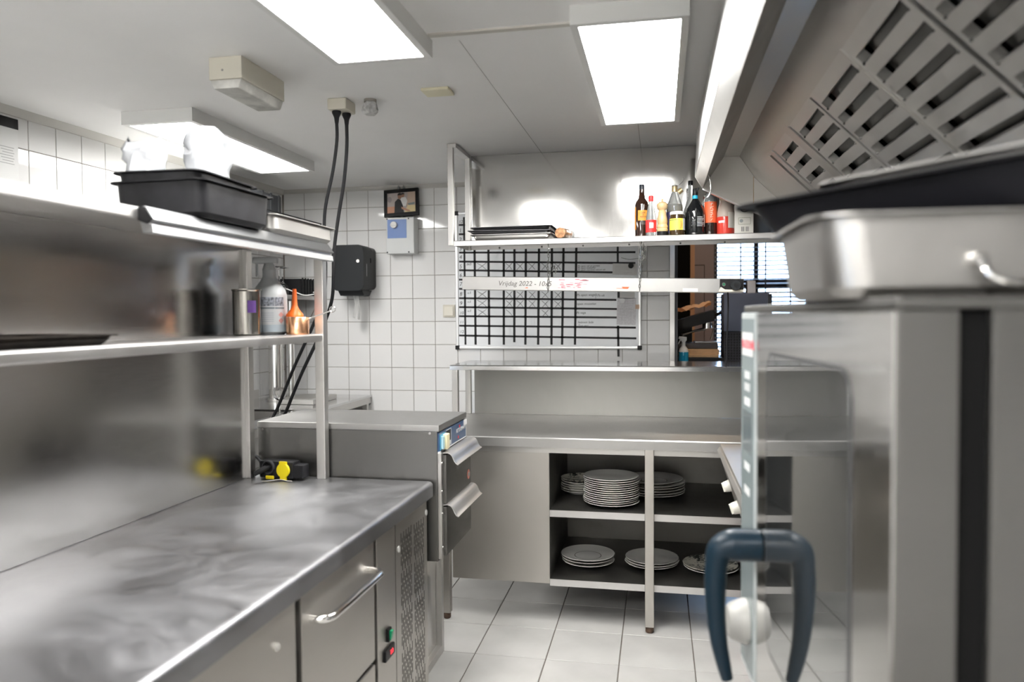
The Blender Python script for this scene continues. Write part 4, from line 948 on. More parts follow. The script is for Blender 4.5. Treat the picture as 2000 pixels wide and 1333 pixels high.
flatp('print', [(-.097, .024), (.097, .024), (.097, .158), (-.097, .158)], PC('wall', (.50, .44, .42)), 0)
flatp('print_field', [(.035, .06), (.097, .06), (.097, .158), (.045, .158)], PC('tan', (.55, .42, .33)), .001)
flatp('print_field', [(-.097, .024), (-.045, .024), (-.045, .068), (-.097, .068)], PC('cabinet', (.62, .33, .22)), .001)
flatp('print_field', [(.02, .024), (.097, .024), (.097, .066), (.045, .072)], PC('table', (.75, .62, .35)), .0012)
flatp('print_field', [(.042, .082), (.092, .088), (.090, .074), (.050, .070)], PC('pan', (.22, .26, .26)), .0014)
flatp('print_figure', [(-.005, .126), (.030, .124), (.042, .098), (.030, .066), (-.002, .066)], PC('white_shirt', (.80, .79, .77)), .0016)
flatp('print_figure', [(.010+.012*math.cos(a), .138+.014*math.sin(a)) for a in [k*PI/6 for k in range(12)]], PC('skin', (.36, .20, .13)), .0018)
flatp('print_figure', [(.010+.013*math.cos(a), .144+.011*math.sin(a)) for a in [k*PI/6 for k in range(7)]], PC('hair', (.03, .025, .02)), .002)
flatp('print_figure', [(-.048, .024), (.018, .024), (.010, .072), (-.004, .108), (-.022, .118), (-.044, .098)], PC('black_shirt', (.03, .03, .032)), .0022)
flatp('print_figure', [(-.010+.014*math.cos(a), .132+.018*math.sin(a)) for a in [k*PI/6 for k in range(12)]], PC('skin', (.36, .20, .13)), .0024)
flatp('print_figure', [(-.010+.0155*math.cos(a), .140+.016*math.sin(a)) for a in [k*PI/6 for k in range(7)]], PC('hair', (.03, .025, .02)), .0026)
flatp('print_figure', [(.0, .062), (.012, .058), (.058, .036), (.062, .028), (.045, .028), (.002, .048)], PC('arm', (.55, .30, .20)), .0026)
flatp('print_field', [(-.095+.0*k, .112) for k in (0,)] + [(-.083+.016*math.cos(a), .118+.018*math.sin(a)) for a in [k*PI/8 for k in range(16)]], PC('clock', (.33, .30, .30)), .001) if 0 else None
flatp('print_field', [(-.080+.015*math.cos(a), .116+.019*math.sin(a)) for a in [k*PI/8 for k in range(16)]], PC('clock', (.34, .30, .30)), .001)
ls = thing('light_switch', 'cream square light switch beside the whiteboard', 'switch', (-1.358, WY, 1.452))
obj('plate', bx((-1.399, WY-.010, 1.411), (-1.317, WY, 1.493), .004), CREAM, ls)
obj('rocker', prism(BM(), [(WY-.010, 1.422), (WY-.010, 1.482), (WY-.014, 1.482), (WY-.018, 1.422)], 'X', -1.388, -1.328), mat('rocker_cream', (.82, .78, .68), .35), ls)
# notes on the left wall
nw = thing('wall_notice', 'tall white printed notice taped to the left wall with black tape', 'notice', M=LM)
obj('sheet', bx((.0015, -2.28, 1.80), (.003, -2.078, 2.212)), mat('notice_paper', (.78, .78, .77), .6), nw, local=True)
obj('tape', bx((.003, -2.30, 2.200), (.0042, -2.076, 2.242)), BLACK, nw, local=True)
for k in range(7): obj('text_line', bx((.003, -2.165+.006*(k % 3), 2.118-k*.011), (.0035, -2.098-.005*(k % 2), 2.121-k*.011)), mat('notice_print', (.45, .45, .45), .6), nw, local=True)
# ================================================================== extractor hood on the right
HY0, HY1 = -1.3, 3.645
hood = thing('extractor_hood', 'large stainless steel extractor hood with rows of slotted grease filters on the right', 'hood', (.6, 1.2, CZ))
Cx, Cz, Gx, Gz, Ex, Ez, Fx, Fz = .192, 2.003, .292, 2.148, .362, 2.140, .423, 2.050
obj('upper_fascia', prism(BM(), [(.166, CZ-.001), (.157, 2.062), (.161, 2.060), (.171, CZ-.001)], 'Y', HY0, HY1), steel('fascia_steel', (.80, .80, .79), .30, .40, (1, 20, 1), 2, .5, .05, .01), hood)
obj('lower_lip', sheet(BM(), [(.157, 2.064), (Cx, Cz), (.268, 2.118), (Gx, 2.152)], 'Y', HY0, HY1, .0025), S_LIP, hood)
obj('inner_ceiling', bx((.275, HY0, 2.146), (Ex+.004, HY1-.004, 2.152)), S_HOOD, hood)
obj('filter_front', sheet(BM(), [(Ex-.006, 2.148), (Ex, Ez), (Fx, Fz), (Fx+.006, Fz-.004)], 'Y', HY0, HY1-.004, .0025), S_HOOD, hood)
SL = Vector((.7071, 0, -.7071)); NRM = Vector((-.7071, 0, -.7071))
FL = .545
for y0_, y1_ in ((.02, .395), (.405, .78), (.79, 1.165), (1.18, 1.555), (1.575, 1.942), (1.953, 2.335), (2.352, 2.685), (2.775, 3.06)):
    w = y1_ - y0_; holes = []
    for k in range(8):
        v0 = .040 + k*.0625
        holes.append((.018, w-.018, v0, v0+.026))
    O = Vector((Fx, y0_, Fz)) + SL*.002
    f = obj('filter', holed(BM(), O, (0, 1, 0), SL, w, FL, holes, .026), S_FILTER, hood)
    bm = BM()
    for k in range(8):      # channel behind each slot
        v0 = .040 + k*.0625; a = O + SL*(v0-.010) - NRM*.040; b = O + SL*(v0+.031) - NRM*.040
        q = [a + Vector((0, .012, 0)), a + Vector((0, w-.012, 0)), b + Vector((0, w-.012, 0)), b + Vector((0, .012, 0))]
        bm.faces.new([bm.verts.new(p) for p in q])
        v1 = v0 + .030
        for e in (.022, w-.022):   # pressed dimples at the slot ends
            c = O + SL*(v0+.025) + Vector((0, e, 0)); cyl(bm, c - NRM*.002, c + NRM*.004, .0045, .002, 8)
    obj('baffles', bm, S_DARK, f)  # dark greasy channel steel, also standing in for shade inside the slots
def bar(ya, yb, nm, dz=.0):
    q = [Vector((Fx, ya, Fz)) + NRM*(.004+dz), Vector((Fx, yb, Fz)) + NRM*(.004+dz)]
    bm = BM(); A = [p + SL*s + n for s in (0, FL) for p in q for n in (Vector(), -NRM*.02)]
    v = [bm.verts.new(p) for p in A]
    for idx in ((0, 2, 6, 4), (1, 5, 7, 3), (0, 4, 5, 1), (2, 3, 7, 6), (0, 1, 3, 2), (4, 6, 7, 5)): bm.faces.new([v[i] for i in idx])
    return obj(nm, bm, S_HOOD, hood)
bar(2.695, 2.765, 'filter_frame'); bar(3.07, 3.12, 'filter_frame'); bar(3.16, HY1-.004, 'filter_frame', -.002)
bar(1.944, 1.951, 'filter_joint')
Rx, Rz = Fx + FL*.7071, Fz - FL*.7071
obj('rear_gutter', sheet(BM(), [(Rx, Rz), (Rx, Rz-.05), (Rx+.05, Rz-.06), (1.40, Rz-.06)], 'Y', HY0, HY1, .003), S_HOOD, hood)
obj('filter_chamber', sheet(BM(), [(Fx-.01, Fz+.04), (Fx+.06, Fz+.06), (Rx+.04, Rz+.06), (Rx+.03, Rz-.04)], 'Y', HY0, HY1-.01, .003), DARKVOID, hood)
END = [(.166, CZ-.001), (.157, 2.062), (Cx, Cz), (.397, 1.902), (.62, 1.80), (Rx, Rz-.06), (1.40, Rz-.06), (1.40, CZ-.001)]
obj('end_panel', prism(BM(), END, 'Y', HY1, HY1+.004), S_HOOD, hood)
obj('end_edge', sheet(BM(), [(Cx, Cz), (.397, 1.902), (.62, 1.80)], 'Y', HY1-.020, HY1+.004, -.006), S_SHELF, hood)
obj('end_panel', prism(BM(), END, 'Y', HY0-.004, HY0), S_HOOD, hood)
obj('grease_run', bx((.4195, HY1-.0015, 1.93), (.4215, HY1, 2.05)), mat('amber_grease', (.35, .20, .05), .3), hood)
single('meat_hook', tube(BM(), curve_pts([(.202, 3.40, 2.022), (.212, 3.40, 1.995), (.214, 3.40, 1.96), (.207, 3.40, 1.935), (.195, 3.40, 1.925), (.187, 3.40, 1.935)], 6), .003, 8), CHROME, 'small bent steel hook hanging from the rim of the extractor hood', 'hook', (.202, 3.40, 2.022))

# ================================================================== combi oven, front turned towards the left
OD = math.radians(4.5)
OM = TR(.240, .850, 0, OD)
ov = thing('combi_oven', 'stainless steel combi oven on the right with mirror-like door and dark blue handle', 'oven', M=OM)
def ol(name, bm, m, parent=None): return obj(name, bm, m, parent or ov, local=True)
OT, OB = 1.433, .66
ol('body', bx((.098, .004, OB), (.80, .836, OT-.012), .003), S_OVEN)
ol('top_cover', bx((.002, .0, OT-.013), (.805, .840, OT), .003), S_OVEN)
ol('door_gap', bx((.066, .014, OB+.01), (.0975, .83, OT-.014)), DARKVOID)
ol('stand_body', bx((.05, .03, .12), (.78, .81, OB-.001), .003), S_OVEN)
for xx in (.08, .74):
    for yy in (.06, .78): ol('foot', cyl(BM(), (xx, yy, 0), (xx, yy, .121), .022, n=16), S_POST)
DZ_T, DZ_B = OT-.0145, OB+.005
wy_, wY_, wz_, wZ_ = .138, .600, .80, 1.342
door = ol('door', bx((.002, .0, DZ_B), (.065, .698, DZ_T), .003), S_OVEN)
ol('door_skin', bx((.0, .003, DZ_B+.003), (.004, .697, DZ_T-.002), .001), S_DOOR, door)
ol('window_gasket', prism(BM(), rrect(wy_-.006, wY_+.006, wz_-.006, wZ_+.006, .046, 8), 'X', -.0012, .004), mat('window_gasket', (.05, .05, .052), .4), door)
ol('window', prism(BM(), rrect(wy_, wY_, wz_, wZ_, .040, 8), 'X', -.0016, .004), mat('dark_mirror_glass', (.035, .037, .037), .03, spec=1.0, ior=1.9, coat=1.0), door)
HM_ = curve_pts([(-.002, .655, .970), (-.03, .655, .970), (-.055, .655, .969), (-.074, .655, .960), (-.082, .655, .938), (-.085, .655, .90), (-.084, .655, .84), (-.078, .655, .78), (-.069, .655, .735), (-.062, .655, .706)], 6)
nh = len(HM_)
h = ol('handle', tube(BM(), HM_, [.031 - .010*min(1, max(0, (i/nh-.22)/.25)) - .010*max(0, (i/nh-.55)/.45) for i in range(nh)], 18), NAVY, door)
pn = ol('control_panel', bx((-.003, .702, DZ_B), (.06, .838, DZ_T), .0025, 2), mat('panel_grey', (.46, .49, .49), .35))
ol('panel_foil', bx((-.0036, .7050, OB+.02), (-.001, .835, DZ_T-.012)), mat('panel_foil', (.20, .24, .245), .25), pn)
ol('brand_plate', bx((-.0040, .717, 1.330), (-.001, .826, 1.378)), mat('brand_plate', (.70, .69, .68), .35), pn)
text('brand_lettering', 'RATIONAL', .026, mat('brand_red', (.80, .06, .09), .4), pn, TR(-.0044, .824, 1.345) @ FACE_W, local=True)
for z_, c in ((1.29, (.62, .64, .64)), (1.265, (.55, .57, .57)), (1.235, (.75, .76, .75)), (1.10, (.70, .72, .72)), (1.05, (.72, .73, .73))):
    ol('panel_mark', bx((-.0041, .745, z_-.008), (-.001, .800, z_+.008)), mat('panel_mark_%d' % int(z_*1000), c, .35), pn)
ol('display', bx((-.0039, .727, 1.13), (-.001, .817, 1.215)), mat('display_glass', (.10, .13, .14), .1), pn)
ol('dial', lathe(BM(), [(.0, .0), (.046, .0), (.047, .008), (.034, .040), (.028, .047), (0, .049)], (0,0,0), 30) if 0 else to(lathe(BM(), [(.0, .0), (.046, .0), (.047, .008), (.036, .034), (.030, .040), (0, .042)], (0,0,0), 30), TR(-.003, .772, .775) @ Matrix.Rotation(-PI/2, 4, 'Y')), mat('dial_white', (.40, .392, .37), .4), pn)
# ------------------------------------------------------------------ pans piled on the oven
rp = thing('roasting_pan', 'deep stainless steel roasting pan with drop handle on top of the combi oven', 'pan', M=TR(.432, 1.100, OT+.001, .03))
obj('vessel', gnpan(BM(), .53, .33, .098, .014, .90, .05), S_PAN, rp, local=True)
for xx in (-.085, .055): obj('handle_mount', to(cyl(BM(), (0, 0, 0), (0, -.018, 0), .010, .008, 14), TR(xx, -.150, .042)), CHROME, rp, local=True)
obj('handle', tube(BM(), curve_pts([(-.085, -.166, .042), (-.078, -.176, .022), (-.05, -.182, .012), (.02, -.182, .012), (.048, -.176, .022), (.055, -.166, .042)], 6), .005, 10), CHROME, rp, local=True)
bp = bpy.data.objects.new('baking_pan', mesh('baking_pan', gnpan(BM(), .60, .40, .054, .020, .84, .06), mat('soft_black_enamel', (.008, .008, .010), .5, spec=.2))); COL.objects.link(bp)
bp.matrix_basis = TR(.437, 1.165, OT+.101, -.905)
tag(bp, 'black baking pan with flared rim lying across the roasting pan on the oven', 'pan')
bp = bpy.data.objects.new('serving_tray', mesh('serving_tray', gnpan(BM(), .47, .29, .044, .016, .93, .05), S_PAN)); COL.objects.link(bp)
bp.matrix_basis = TR(.475, 1.135, OT+.136, -.905)
tag(bp, 'steel tray lying inside the black baking pan on the oven', 'tray')

# ================================================================== stove between oven and work table
sv = thing('gas_stove', 'steel stove with slanted control panel and white knobs between oven and work table', 'stove', (.62, 2.55, 0))
prof = [(.236, .872), (.228, .858), (.238, .838), (.296, .655), (.318, .632), (.325, .60), (.345, .545), (.345, .14), (1.10, .14), (1.10, .872)]
obj('body', prism(BM(), prof, 'Y', 1.86, 3.19), S_FRONT, sv)
obj('hob_plate', bx((.24, 1.86, .8725), (1.10, 3.19, .885), .002), S_FRONT, sv)
kd = Vector((-.953, 0, -.302))
for yy in (3.06, 2.72, 2.38, 2.04):
    c = Vector((.262, yy, .735)) if 0 else Vector((.268, yy, .742))
    k = obj('knob', cyl(BM(), c - kd*.003, c + kd*.022, .024, .020, 24), mat('knob_ivory', (.78, .76, .68), .35), sv)
    obj('knob_grip', to(bx((-.0, -.006, -.018), (.010, .006, .018), .002), Matrix.Translation(c + kd*.030) @ Matrix.Rotation(-.307, 4, 'Y')), mat('knob_ivory', (.7, .7, .7), .3), k)
for xx in (.38, 1.06):
    for yy in (1.90, 3.15): obj('leg', cyl(BM(), (xx, yy, 0), (xx, yy, .141), .02, n=14), S_POST, sv)
lab(obj('gas_pipe', cyl(BM(), (.352, 3.205, .02), (.352, 3.205, .50), .012, n=12), RED, sv), 'red supply pipe')
# ================================================================== sink corner at the back left
KZ = .895
sk = thing('sink_table', 'steel sink table along the left wall behind the drawer warmer', 'sink', (-2.2, 4.0, 0))
sx0, sx1, sy0, sy1 = -2.555, -1.90, 3.10, BY-.004
# top around the basin
bx_0, bx_1, by_0, by_1 = -2.42, -2.02, 3.40, 3.92
bm = holed(BM(), (sx0, sy0, KZ), (1, 0, 0), (0, 1, 0), sx1-sx0, sy1-sy0, [(bx_0-sx0, bx_1-sx0, by_0-sy0, by_1-sy0)], .012)
obj('worktop', bm, S_GLOSS, sk)
bm = BM()
V = [[bm.verts.new((x, y, z)) for x, y in ((bx_0, by_0), (bx_1, by_0), (bx_1, by_1), (bx_0, by_1))] for z in (KZ-.001, KZ-.20)]
for k in range(4): bm.faces.new((V[0][k], V[0][(k+1)%4], V[1][(k+1)%4], V[1][k]))
bm.faces.new(V[1])
bs = obj('basin', bm, S_PAN, sk)
bm = BM()
for k in range(5): box(bm, (bx_0+.0005, by_1-.24+k*.03, KZ-.060), (bx_0+.003, by_1-.225+k*.03, KZ-.030))
obj('overflow', bm, DARKVOID, bs)
obj('front_rail', bx((sx1-.035, sy0+.02, KZ-.055), (sx1-.004, sy1, KZ-.013), .002), S_POST, sk)
obj('upstand', bx((sx0-.001, sy0, KZ), (sx0+.012, sy1, KZ+.06)), S_POST, sk)
for yy in (sy0+.04, 3.95, sy1-.04):
    for xx in (sx0+.05, sx1-.03): obj('leg', bx((xx-.017, yy-.017, 0), (xx+.017, yy+.017, KZ-.013), .002), S_POST, sk)
tp = thing('dispensing_column', 'round steel column standing on the sink table in the corner', 'column', (-2.375, 4.36, KZ))
obj('column', cyl(BM(), (-2.375, 4.36, KZ+.0005), (-2.375, 4.36, 1.52), .045, n=28), CHROME, tp)
obj('foot_ring', cyl(BM(), (-2.375, 4.36, KZ+.0005), (-2.375, 4.36, KZ+.012), .055, n=28), S_POST, tp)
obj('side_pipe', cyl(BM(), (-2.29, 4.40, KZ+.0005), (-2.29, 4.40, 1.52), .020, n=18), CHROME, tp)
dt = thing('drip_tray', 'flat steel drip tray on the sink table below the column', 'tray', (-2.16, 4.32, KZ))
obj('tray', bx((-2.27, 4.16, KZ+.0005), (-2.03, 4.50, KZ+.030), .004), S_POST, dt)
obj('grille', holed(BM(), (-2.26, 4.17, KZ+.0315), (1, 0, 0), (0, 1, 0), .22, .32, [(.012+i*.012, .018+i*.012, .015, .305) for i in range(16)], .002), S_POST, dt)
def goblet(name, x, y, z, s, inv, label, wob=None, grp='stemmed glasses in the sink corner'):
    pr = [(0, 0), (.034, .0), (.034, .002), (.006, .006), (.0042, .02), (.0042, .075), (.008, .084), (.028, .098), (.036, .118), (.035, .14), (.030, .158), (.0288, .158), (.0338, .14), (.0348, .118), (.027, .0995), (.006, .087), (0, .086)]
    pr = [(r*s, q*s) for r, q in pr]
    if inv: H_ = .158*s; pr = [(r, H_-q) for r, q in pr]
    return single(name, lathe(BM(), pr, (x, y, z), 30, wob), GLASS, label, 'glass', (x, y, z), group=grp)
goblet('goblet', -1.985, 3.74-.06, KZ+.0005, .95, False, 'ribbed stemmed glass standing on the sink table', lambda a, r, z: 1 + .05*math.sin(12*a)*(1 if z > .08 else 0))
# wall shelves
LS = thing('wall_shelf', 'lower narrow steel wall shelf holding upturned wine glasses in the corner', 'shelf', (-2.4, 4.3, 1.55))
obj('board', bx((-2.548, 3.25, 1.536), (-2.235, 4.70, 1.550)), S_SHELF, LS)
obj('front_edge', bx((-2.240, 3.25, 1.530), (-2.232, 4.70, 1.556)), S_SHELF, LS)
for yy in (3.35, 4.35): obj('bracket', bx((-2.556, yy-.012, .98), (-2.545, yy+.012, 2.05)), S_POST, LS)
UH = 1.962
US = thing('wall_shelf', 'upper white wall shelf in the corner under the ceiling, with black wire ends', 'shelf', (-2.4, 4.3, UH))
obj('board', bx((-2.548, 3.25, UH-.014), (-2.21, 4.70, UH)), WHITE, US)
for z_ in (UH+.004, UH+.075): obj('wire_rail', tube(BM(), [(-2.215, 3.25, z_), (-2.215, 4.70, z_)], .004, 8), BLACK, US)
for yy in (3.26, 4.69):
    obj('wire_post', tube(BM(), [(-2.215, yy, UH-.01), (-2.215, yy, UH+.075)], .004, 8), BLACK, US)
    obj('wire_side', tube(BM(), [(-2.54, yy, UH+.004), (-2.215, yy, UH+.004)], .004, 8), BLACK, US)
for x, y, l in ((-2.31, 4.30, 'upturned wine glass nearest the copper saucepan, on the lower wall shelf'), (-2.34, 4.40, 'upturned wine glass behind the cleaner bottle neck, on the lower wall shelf'), (-2.40, 4.02, 'upturned wine glass beside the back post of the rack, on the lower wall shelf')):
    goblet('wine_glass', x, y, 1.5565 if x > -2.235 else 1.5505, 1.15, True, l)
def crate(name, x0_, x1_, y0_, y1_, z0_, z1_, m, label):
    t = thing(name, label, 'crate', ((x0_+x1_)/2, (y0_+y1_)/2, z0_), group='dark crates on the wall shelves')
    bm = BM(); w = .006
    for a, b in (((x0_, y0_), (x1_, y0_+w)), ((x0_, y1_-w), (x1_, y1_)), ((x0_, y0_+w), (x0_+w, y1_-w)), ((x1_-w, y0_+w), (x1_, y1_-w))): box(bm, (a[0], a[1], z0_), (b[0], b[1], z1_))
    obj('sides', bm, m, t); obj('base', bx((x0_+w, y0_+w, z0_), (x1_-w, y1_-w, z0_+.006)), m, t)
    for yy in [y0_ + .03 + k*(y1_-y0_-.06)/4 for k in range(5)]: obj('rib', bx((x1_, yy-.008, z0_+.01), (x1_+.006, yy+.008, z1_+.006)), m, t)
    return t
crate('plastic_crate', -2.50, -2.29, 3.86, 4.30, UH+.0005, UH+.195, mat('dark_grey_crate', (.05, .053, .058), .5), 'dark grey ribbed plastic crate on the upper wall shelf')
crate('storage_bin', -2.50, -2.26, 4.475, 4.69, 1.5505, 1.665, BLACK, 'low black storage bin on the lower wall shelf in the corner')
single('adapter_block', bx((-2.27, 4.53, UH+.0005), (-2.222, 4.60, UH+.05), .006), BLACK, 'small black adapter block at the end of the upper wall shelf', 'adapter', (-2.25, 4.56, UH))
cable('thin_cord', 'thin dark cord hanging down between the wall shelves in the corner', [(-2.20, 4.60, UH-.02), (-2.195, 4.60, 1.80), (-2.19, 4.60, 1.66), (-2.205, 4.60, 1.52), (-2.25, 4.60, 1.42)], .003, m=mat('brown_cord', (.12, .08, .06), .6))
cable('wire_loop', 'bent white wire loop at the end of the lower wall shelf', [(-2.30, 4.35, 1.60), (-2.24, 4.37, 1.575), (-2.19, 4.40, 1.556), (-2.13, 4.42, 1.565), (-2.10, 4.44, 1.578), (-2.12, 4.46, 1.585), (-2.17, 4.47, 1.575)], .003, m=mat('white_wire', (.75, .75, .74), .4))
# ================================================================== the bar room seen through the serving opening
RY = BY + .14
bar_floor = single('floor_bar', bx((-.9, RY-.14, -.05), (3.6, 7.35, -.004)), mat('bar_floor', (.34, .35, .37), .35), 'grey floor of the bar room', 'floor', kind='structure')
MAUVE = mat('mauve_wall', (.36, .31, .335), .6)
single('wall_bar_left', bx((-1.0, RY, 0), (-.9, 7.3, 2.7)), MAUVE, 'dark wall of the bar room left of the opening', 'wall', kind='structure')
single('wall_bar_right', bx((3.5, RY, 0), (3.6, 7.3, 2.7)), MAUVE, 'dark right wall of the bar room', 'wall', kind='structure')
single('wall_bar_near', bx((1.42, RY-.135, 0), (3.6, RY, 2.7)), MAUVE, 'dark wall of the bar room beside the kitchen', 'wall', kind='structure')
single('ceiling_bar', bx((-1.0, RY-.02, 2.62), (3.6, 7.35, 2.7)), mat('bar_ceiling', (.5, .5, .5), .6), 'ceiling of the bar room', 'ceiling', kind='structure')
single('wall_bar_header', bx((-1.0, RY-.02, CZ+.081), (3.6, RY, 2.62)), MAUVE, 'header above the serving opening on the bar side', 'wall', kind='structure')
WX0, WX1, WZ0, WZ1, WYY = .47, 1.62, .82, 2.42, 7.0
wf = thing('wall_window', 'mauve window wall of the bar room', 'wall', (0, WYY, 0), kind='structure')
obj('pier', bx((-.9, WYY, 0), (WX0, WYY+.12, 2.62)), MAUVE, wf)
obj('pier', bx((WX1, WYY, 0), (3.5, WYY+.12, 2.62)), MAUVE, wf)
obj('apron', bx((WX0, WYY, 0), (WX1, WYY+.12, WZ0)), MAUVE, wf)
obj('head', bx((WX0, WYY, WZ1), (WX1, WYY+.12, 2.62)), MAUVE, wf)
obj('panel_moulding', bx((.383, WYY-.006, .9), (.389, WYY, 1.866)), mat('moulding_dark', (.05, .04, .045), .6), wf)
obj('panel_moulding', bx((.302, WYY-.006, 1.860), (.389, WYY, 1.867)), mat('moulding_dark', (.05, .04, .045), .6), wf)
obj('wood_post', bx((.262, WYY-.05, 0), (.300, WYY, 2.62)), mat('warm_wood', (.60, .34, .20), .5), wf)
obj('dark_doorway', bx((-.5, WYY-.03, 0), (.262, WYY, 2.62)), DARKVOID, wf)  # black slab that paints the darkness of the opening
win = thing('window_1', 'bar room window with dark frame, daylight behind its blind', 'window', (1.04, WYY, WZ0), kind='structure')
DF = mat('window_frame_dark', (.05, .055, .065), .4)
for a, b in (((WX0, WZ0), (WX1, WZ0+.05)), ((WX0, WZ1-.05), (WX1, WZ1)), ((WX0, WZ0), (WX0+.03, WZ1)), ((WX1-.05, WZ0), (WX1, WZ1)), ((WX0, 1.655), (WX1, 1.725)), ((.815, WZ0), (.855, WZ1)), ((1.26, WZ0), (1.34, WZ1))):
    obj('frame_bar', bx((a[0], WYY+.02, a[1]), (b[0], WYY+.07, b[1]), .003), DF, win)
for a, b in ((WX0+.03, .815), (.855, 1.26), (1.34, WX1-.05)):
    for c, d in ((WZ0+.05, 1.655), (1.725, WZ1-.05)): obj('pane', bx((a, WYY+.043, c), (b, WYY+.047, d)), mat('window_glass', (.97, .98, 1), .0, trans=1.0, ior=1.02), win)
bl = thing('venetian_blind', 'horizontal slat blind hanging in front of the bar room window', 'blind', (1.04, WYY-.03, WZ1))
sl = mesh('slat', to(bx((-.565, -.019, -.0006), (.565, .019, .0006)), Matrix.Rotation(.40, 4, 'X')), mat('blind_slat', (.16, .19, .25), .5))
k = 0; z = WZ1-.05
while z > WZ0+.06:
    o = bpy.data.objects.new('slat', sl); COL.objects.link(o); o.parent = bl; o.location = (.0, 0, z-WZ1); z -= .040
for xx in (.49, .695, .905, 1.115, 1.50): obj('ladder_cord', bx((xx-.006, WYY-.052, WZ0+.05), (xx+.006, WYY-.050, WZ1)), mat('blind_cord', (.06, .07, .09), .6), bl)
obj('head_rail', bx((.475, WYY-.055, WZ1-.03), (1.605, WYY-.01, WZ1+.01)), DF, bl)
# outside: pavement, pale building, hedge
single('ground', bx((-12, 7.35, -.2), (14, 40, -.1)), mat('pavement', (.55, .55, .56), .8), 'pale pavement outside the bar window', 'ground', kind='structure')
hg = BM()
bmesh.ops.create_icosphere(hg, subdivisions=4, radius=1.0)
for v in hg.verts: v.co = Vector((v.co.x*2.0, v.co.y*.8, v.co.z*.9)) * (1 + .16*mnoise.noise(v.co*6)) + Vector((4.0, 13.5, .75))
single('garden_shrub', hg, mat('hedge_green', (.10, .20, .06), .7, var=.5, vscale=12), 'round green shrub outside the bar window', 'shrub', (4.0, 13.5, -.1))
# bar counter
BZ = 1.105
bc = thing('bar_counter', 'narrow dark bar counter behind the serving opening', 'counter', (.8, 5.25, 0))
obj('top', bx((.108, RY+.06, BZ-.04), (1.40, 5.55, BZ), .004), mat('bar_top_dark', (.05, .05, .055), .12), bc)
for xx in (.15, 1.36):
    for yy in (RY+.10, 5.50): obj('leg', bx((xx-.02, yy-.02, 0), (xx+.02, yy+.02, BZ-.04)), S_POST, bc)
# espresso machine, cut off by the jamb
em = thing('espresso_machine', 'black espresso machine with slanted top behind the serving opening', 'coffee machine', (.22, 5.28, BZ+.1))
obj('hood', prism(BM(), [(-.16, 1.335), (.10, 1.378), (.345, 1.452), (.352, 1.40), (.345, 1.375), (.20, 1.335), (.02, 1.31), (-.16, 1.29)], 'Y', 5.12, 5.46, .004), BLACK, em)
obj('column', bx((-.16, 5.372, 1.16), (.215, 5.46, 1.335), .004), BLACK, em)
obj('base', bx((-.16, 5.12, 1.150+.055), (.372, 5.46, 1.215+.010), .004) if 0 else bx((-.16, 5.14, 1.190), (.372, 5.46, 1.228), .004), mat('coffee_base', (.055, .05, .052), .3), em)
obj('drip_plate', bx((.225, 5.13, 1.228), (.368, 5.40, 1.240), .002), CHROME, em)
gh = obj('group_head', cyl(BM(), (.305, 5.22, 1.325), (.305, 5.22, 1.365), .030, n=20), CHROME, em)
obj('portafilter', tube(BM(), [(.29, 5.20, 1.322), (.22, 5.17, 1.308), (.14, 5.13, 1.285)], [.012, .008, .010], 10), CHROME, em)
obj('steam_wand', tube(BM(), curve_pts([(.335, 5.18, 1.36), (.345, 5.17, 1.32), (.335, 5.16, 1.28), (.325, 5.155, 1.25)], 5), .005, 8), CHROME, em)
obj('lever', cyl(BM(), (.345, 5.2, 1.41), (.395, 5.18, 1.43), .010, n=10), BLACK, em)
bm = BM(); R_ = []
for i in range(14):
    R_.append([bm.verts.new((-.02 + i*.027, 5.14 + j*.04, 1.392 + i*.0058 + .022*abs(math.sin(i*.9 + j*.4)) + .012*math.sin(j*1.3+i*.5) + .014)) for j in range(8)])
for A, B in zip(R_, R_[1:]):
    for j in range(7): bm.faces.new((A[j], B[j], B[j+1], A[j+1]))
bmesh.ops.solidify(bm, geom=bm.faces[:], thickness=.004)
single('tea_towel', bm, mat('tan_cloth', (.62, .42, .28), .8, bump=.3, bscale=60), 'crumpled tan cloth lying on the espresso machine', 'cloth', (.16, 5.28, 1.40))
KR = mat('kraft_board', (.62, .40, .22), .7, var=.15, vscale=20)
single('cardboard_tray', bx((.13, 5.08, BZ+.0505), (.375, 5.36, BZ+.084), .002), KR, 'upper tan cardboard tray under the espresso machine', 'tray', (.25, 5.2, BZ+.05), group='cardboard trays on the bar')
single('cardboard_tray', bx((.12, 5.06, BZ+.0335), (.37, 5.36, BZ+.050), .002), KR, 'lower tan cardboard tray on the black base', 'tray', (.25, 5.2, BZ+.03), group='cardboard trays on the bar')
single('flat_box', bx((.112, 5.04, BZ+.0005), (.40, 5.36, BZ+.033), .004), BLACK, 'flat black box carrying the cardboard trays on the bar', 'box', (.25, 5.2, BZ))
sp = thing('spray_bottle', 'small spray bottle of blue cleaner at the edge of the serving opening', 'bottle', (.146, 5.00, BZ))
obj('flask', lathe(BM(), [(0, .0005), (.029, .0005), (.031, .004), (.031, .07), (.024, .092), (.012, .108), (.011, .135), (0, .135)], (.146, 5.00, BZ), 24), mat('blue_cleaner', (.02, .36, .60), .2), sp)
obj('shoulder', lathe(BM(), [(.0316, .072), (.0250, .094), (.0130, .110), (.0120, .137), (0, .138)], (.146, 5.00, BZ), 24), HDPE, sp)
obj('spray_head', prism(BM(), [(.112, BZ+.158), (.118, BZ+.172), (.165, BZ+.168), (.166, BZ+.150), (.158, BZ+.137), (.134, BZ+.137), (.128, BZ+.152)], 'Y', 4.99, 5.01, .002), HDPE, sp)
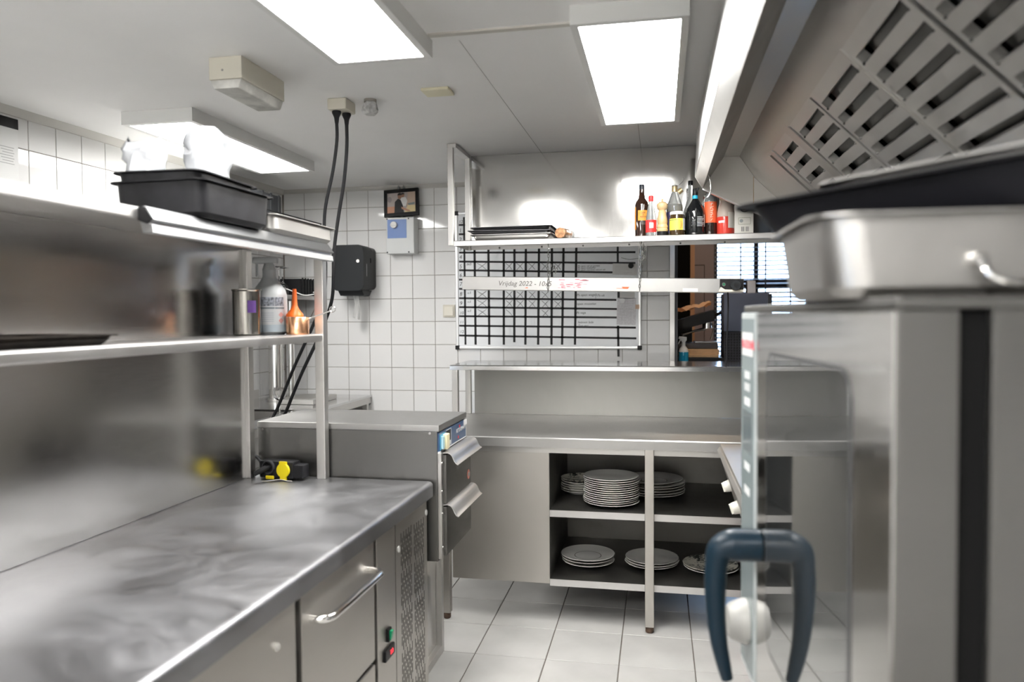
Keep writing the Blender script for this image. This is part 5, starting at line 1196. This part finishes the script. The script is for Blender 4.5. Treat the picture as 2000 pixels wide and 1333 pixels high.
obj('trigger', tube(BM(), [(.130, 5.0, BZ+.155), (.120, 5.0, BZ+.138), (.112, 5.0, BZ+.122)], .004, 8), HDPE, sp)
# tall dark blue machine
gb = thing('water_dispenser', 'tall dark blue cabinet machine with lattice base on the bar by the window', 'machine', (.56, 5.3, BZ))
NB = mat('slate_blue', (.12, .15, .24), .35)
obj('cabinet', bx((.412, 5.18, BZ+.20), (.700, 5.45, BZ+.452), .004), NB, gb)
obj('side_edge', bx((.690, 5.17, BZ+.20), (.716, 5.45, BZ+.445), .003), mat('slate_dark', (.03, .035, .05), .4), gb)
obj('lower_cabinet', bx((.412, 5.20, BZ+.0005), (.700, 5.45, BZ+.20)), mat('lattice_dark', (.012, .013, .018), .5), gb)
hs = [(.006 + i*.018, .020 + i*.018, .006 + j*.018, .020 + j*.018) for i in range(15) for j in range(10)]
obj('lattice', holed(BM(), (.414, 5.192, BZ+.004), (1, 0, 0), (0, 0, 1), .284, .192, hs, .006), mat('lattice_metal', (.05, .05, .065), .35), gb)
mt = thing('canister', 'small silver canister standing on the dark blue machine', 'canister', (.585, 5.25, BZ+.4525))
obj('block', bx((.565, 5.22, BZ+.4525), (.618, 5.28, BZ+.535), .004), mat('silver_plastic', (.62, .62, .64), .3, .5), mt)
obj('dark_side', bx((.560, 5.225, BZ+.4525), (.572, 5.275, BZ+.530), .003), BLACK, mt)

# unseen warm pendant, added over the bar to raise the light level there
pl = thing('added_pendant', 'added warm pendant lamp hanging unseen over the bar counter', 'lamp', (.30, 4.98, 2.15))
obj('cord', cyl(BM(), (.30, 5.05, 2.30), (.30, 5.05, 2.62), .004, n=8), BLACK, pl)
obj('globe', lathe(BM(), [(0, 0), (.03, .008), (.055, .03), (.065, .065), (.055, .10), (.03, .122), (.012, .13), (.012, .16), (0, .16)], (.30, 5.05, 2.14), 22), mat('warm_globe', (1, .85, .7), .5, emit=110, ecol=(1, .76, .52, 1)), pl)

# lettering becomes plain mesh
_dg = bpy.context.evaluated_depsgraph_get()
for o in TEXTS:
    me = bpy.data.meshes.new_from_object(o.evaluated_get(_dg))
    n, p, mb, lb_ = o.name, o.parent, o.matrix_basis.copy(), o.data.materials[0]
    bpy.data.objects.remove(o, do_unlink=True)
    q = bpy.data.objects.new(n, me); COL.objects.link(q); q.parent = p; q.matrix_basis = mb
    if not me.materials: me.materials.append(lb_)
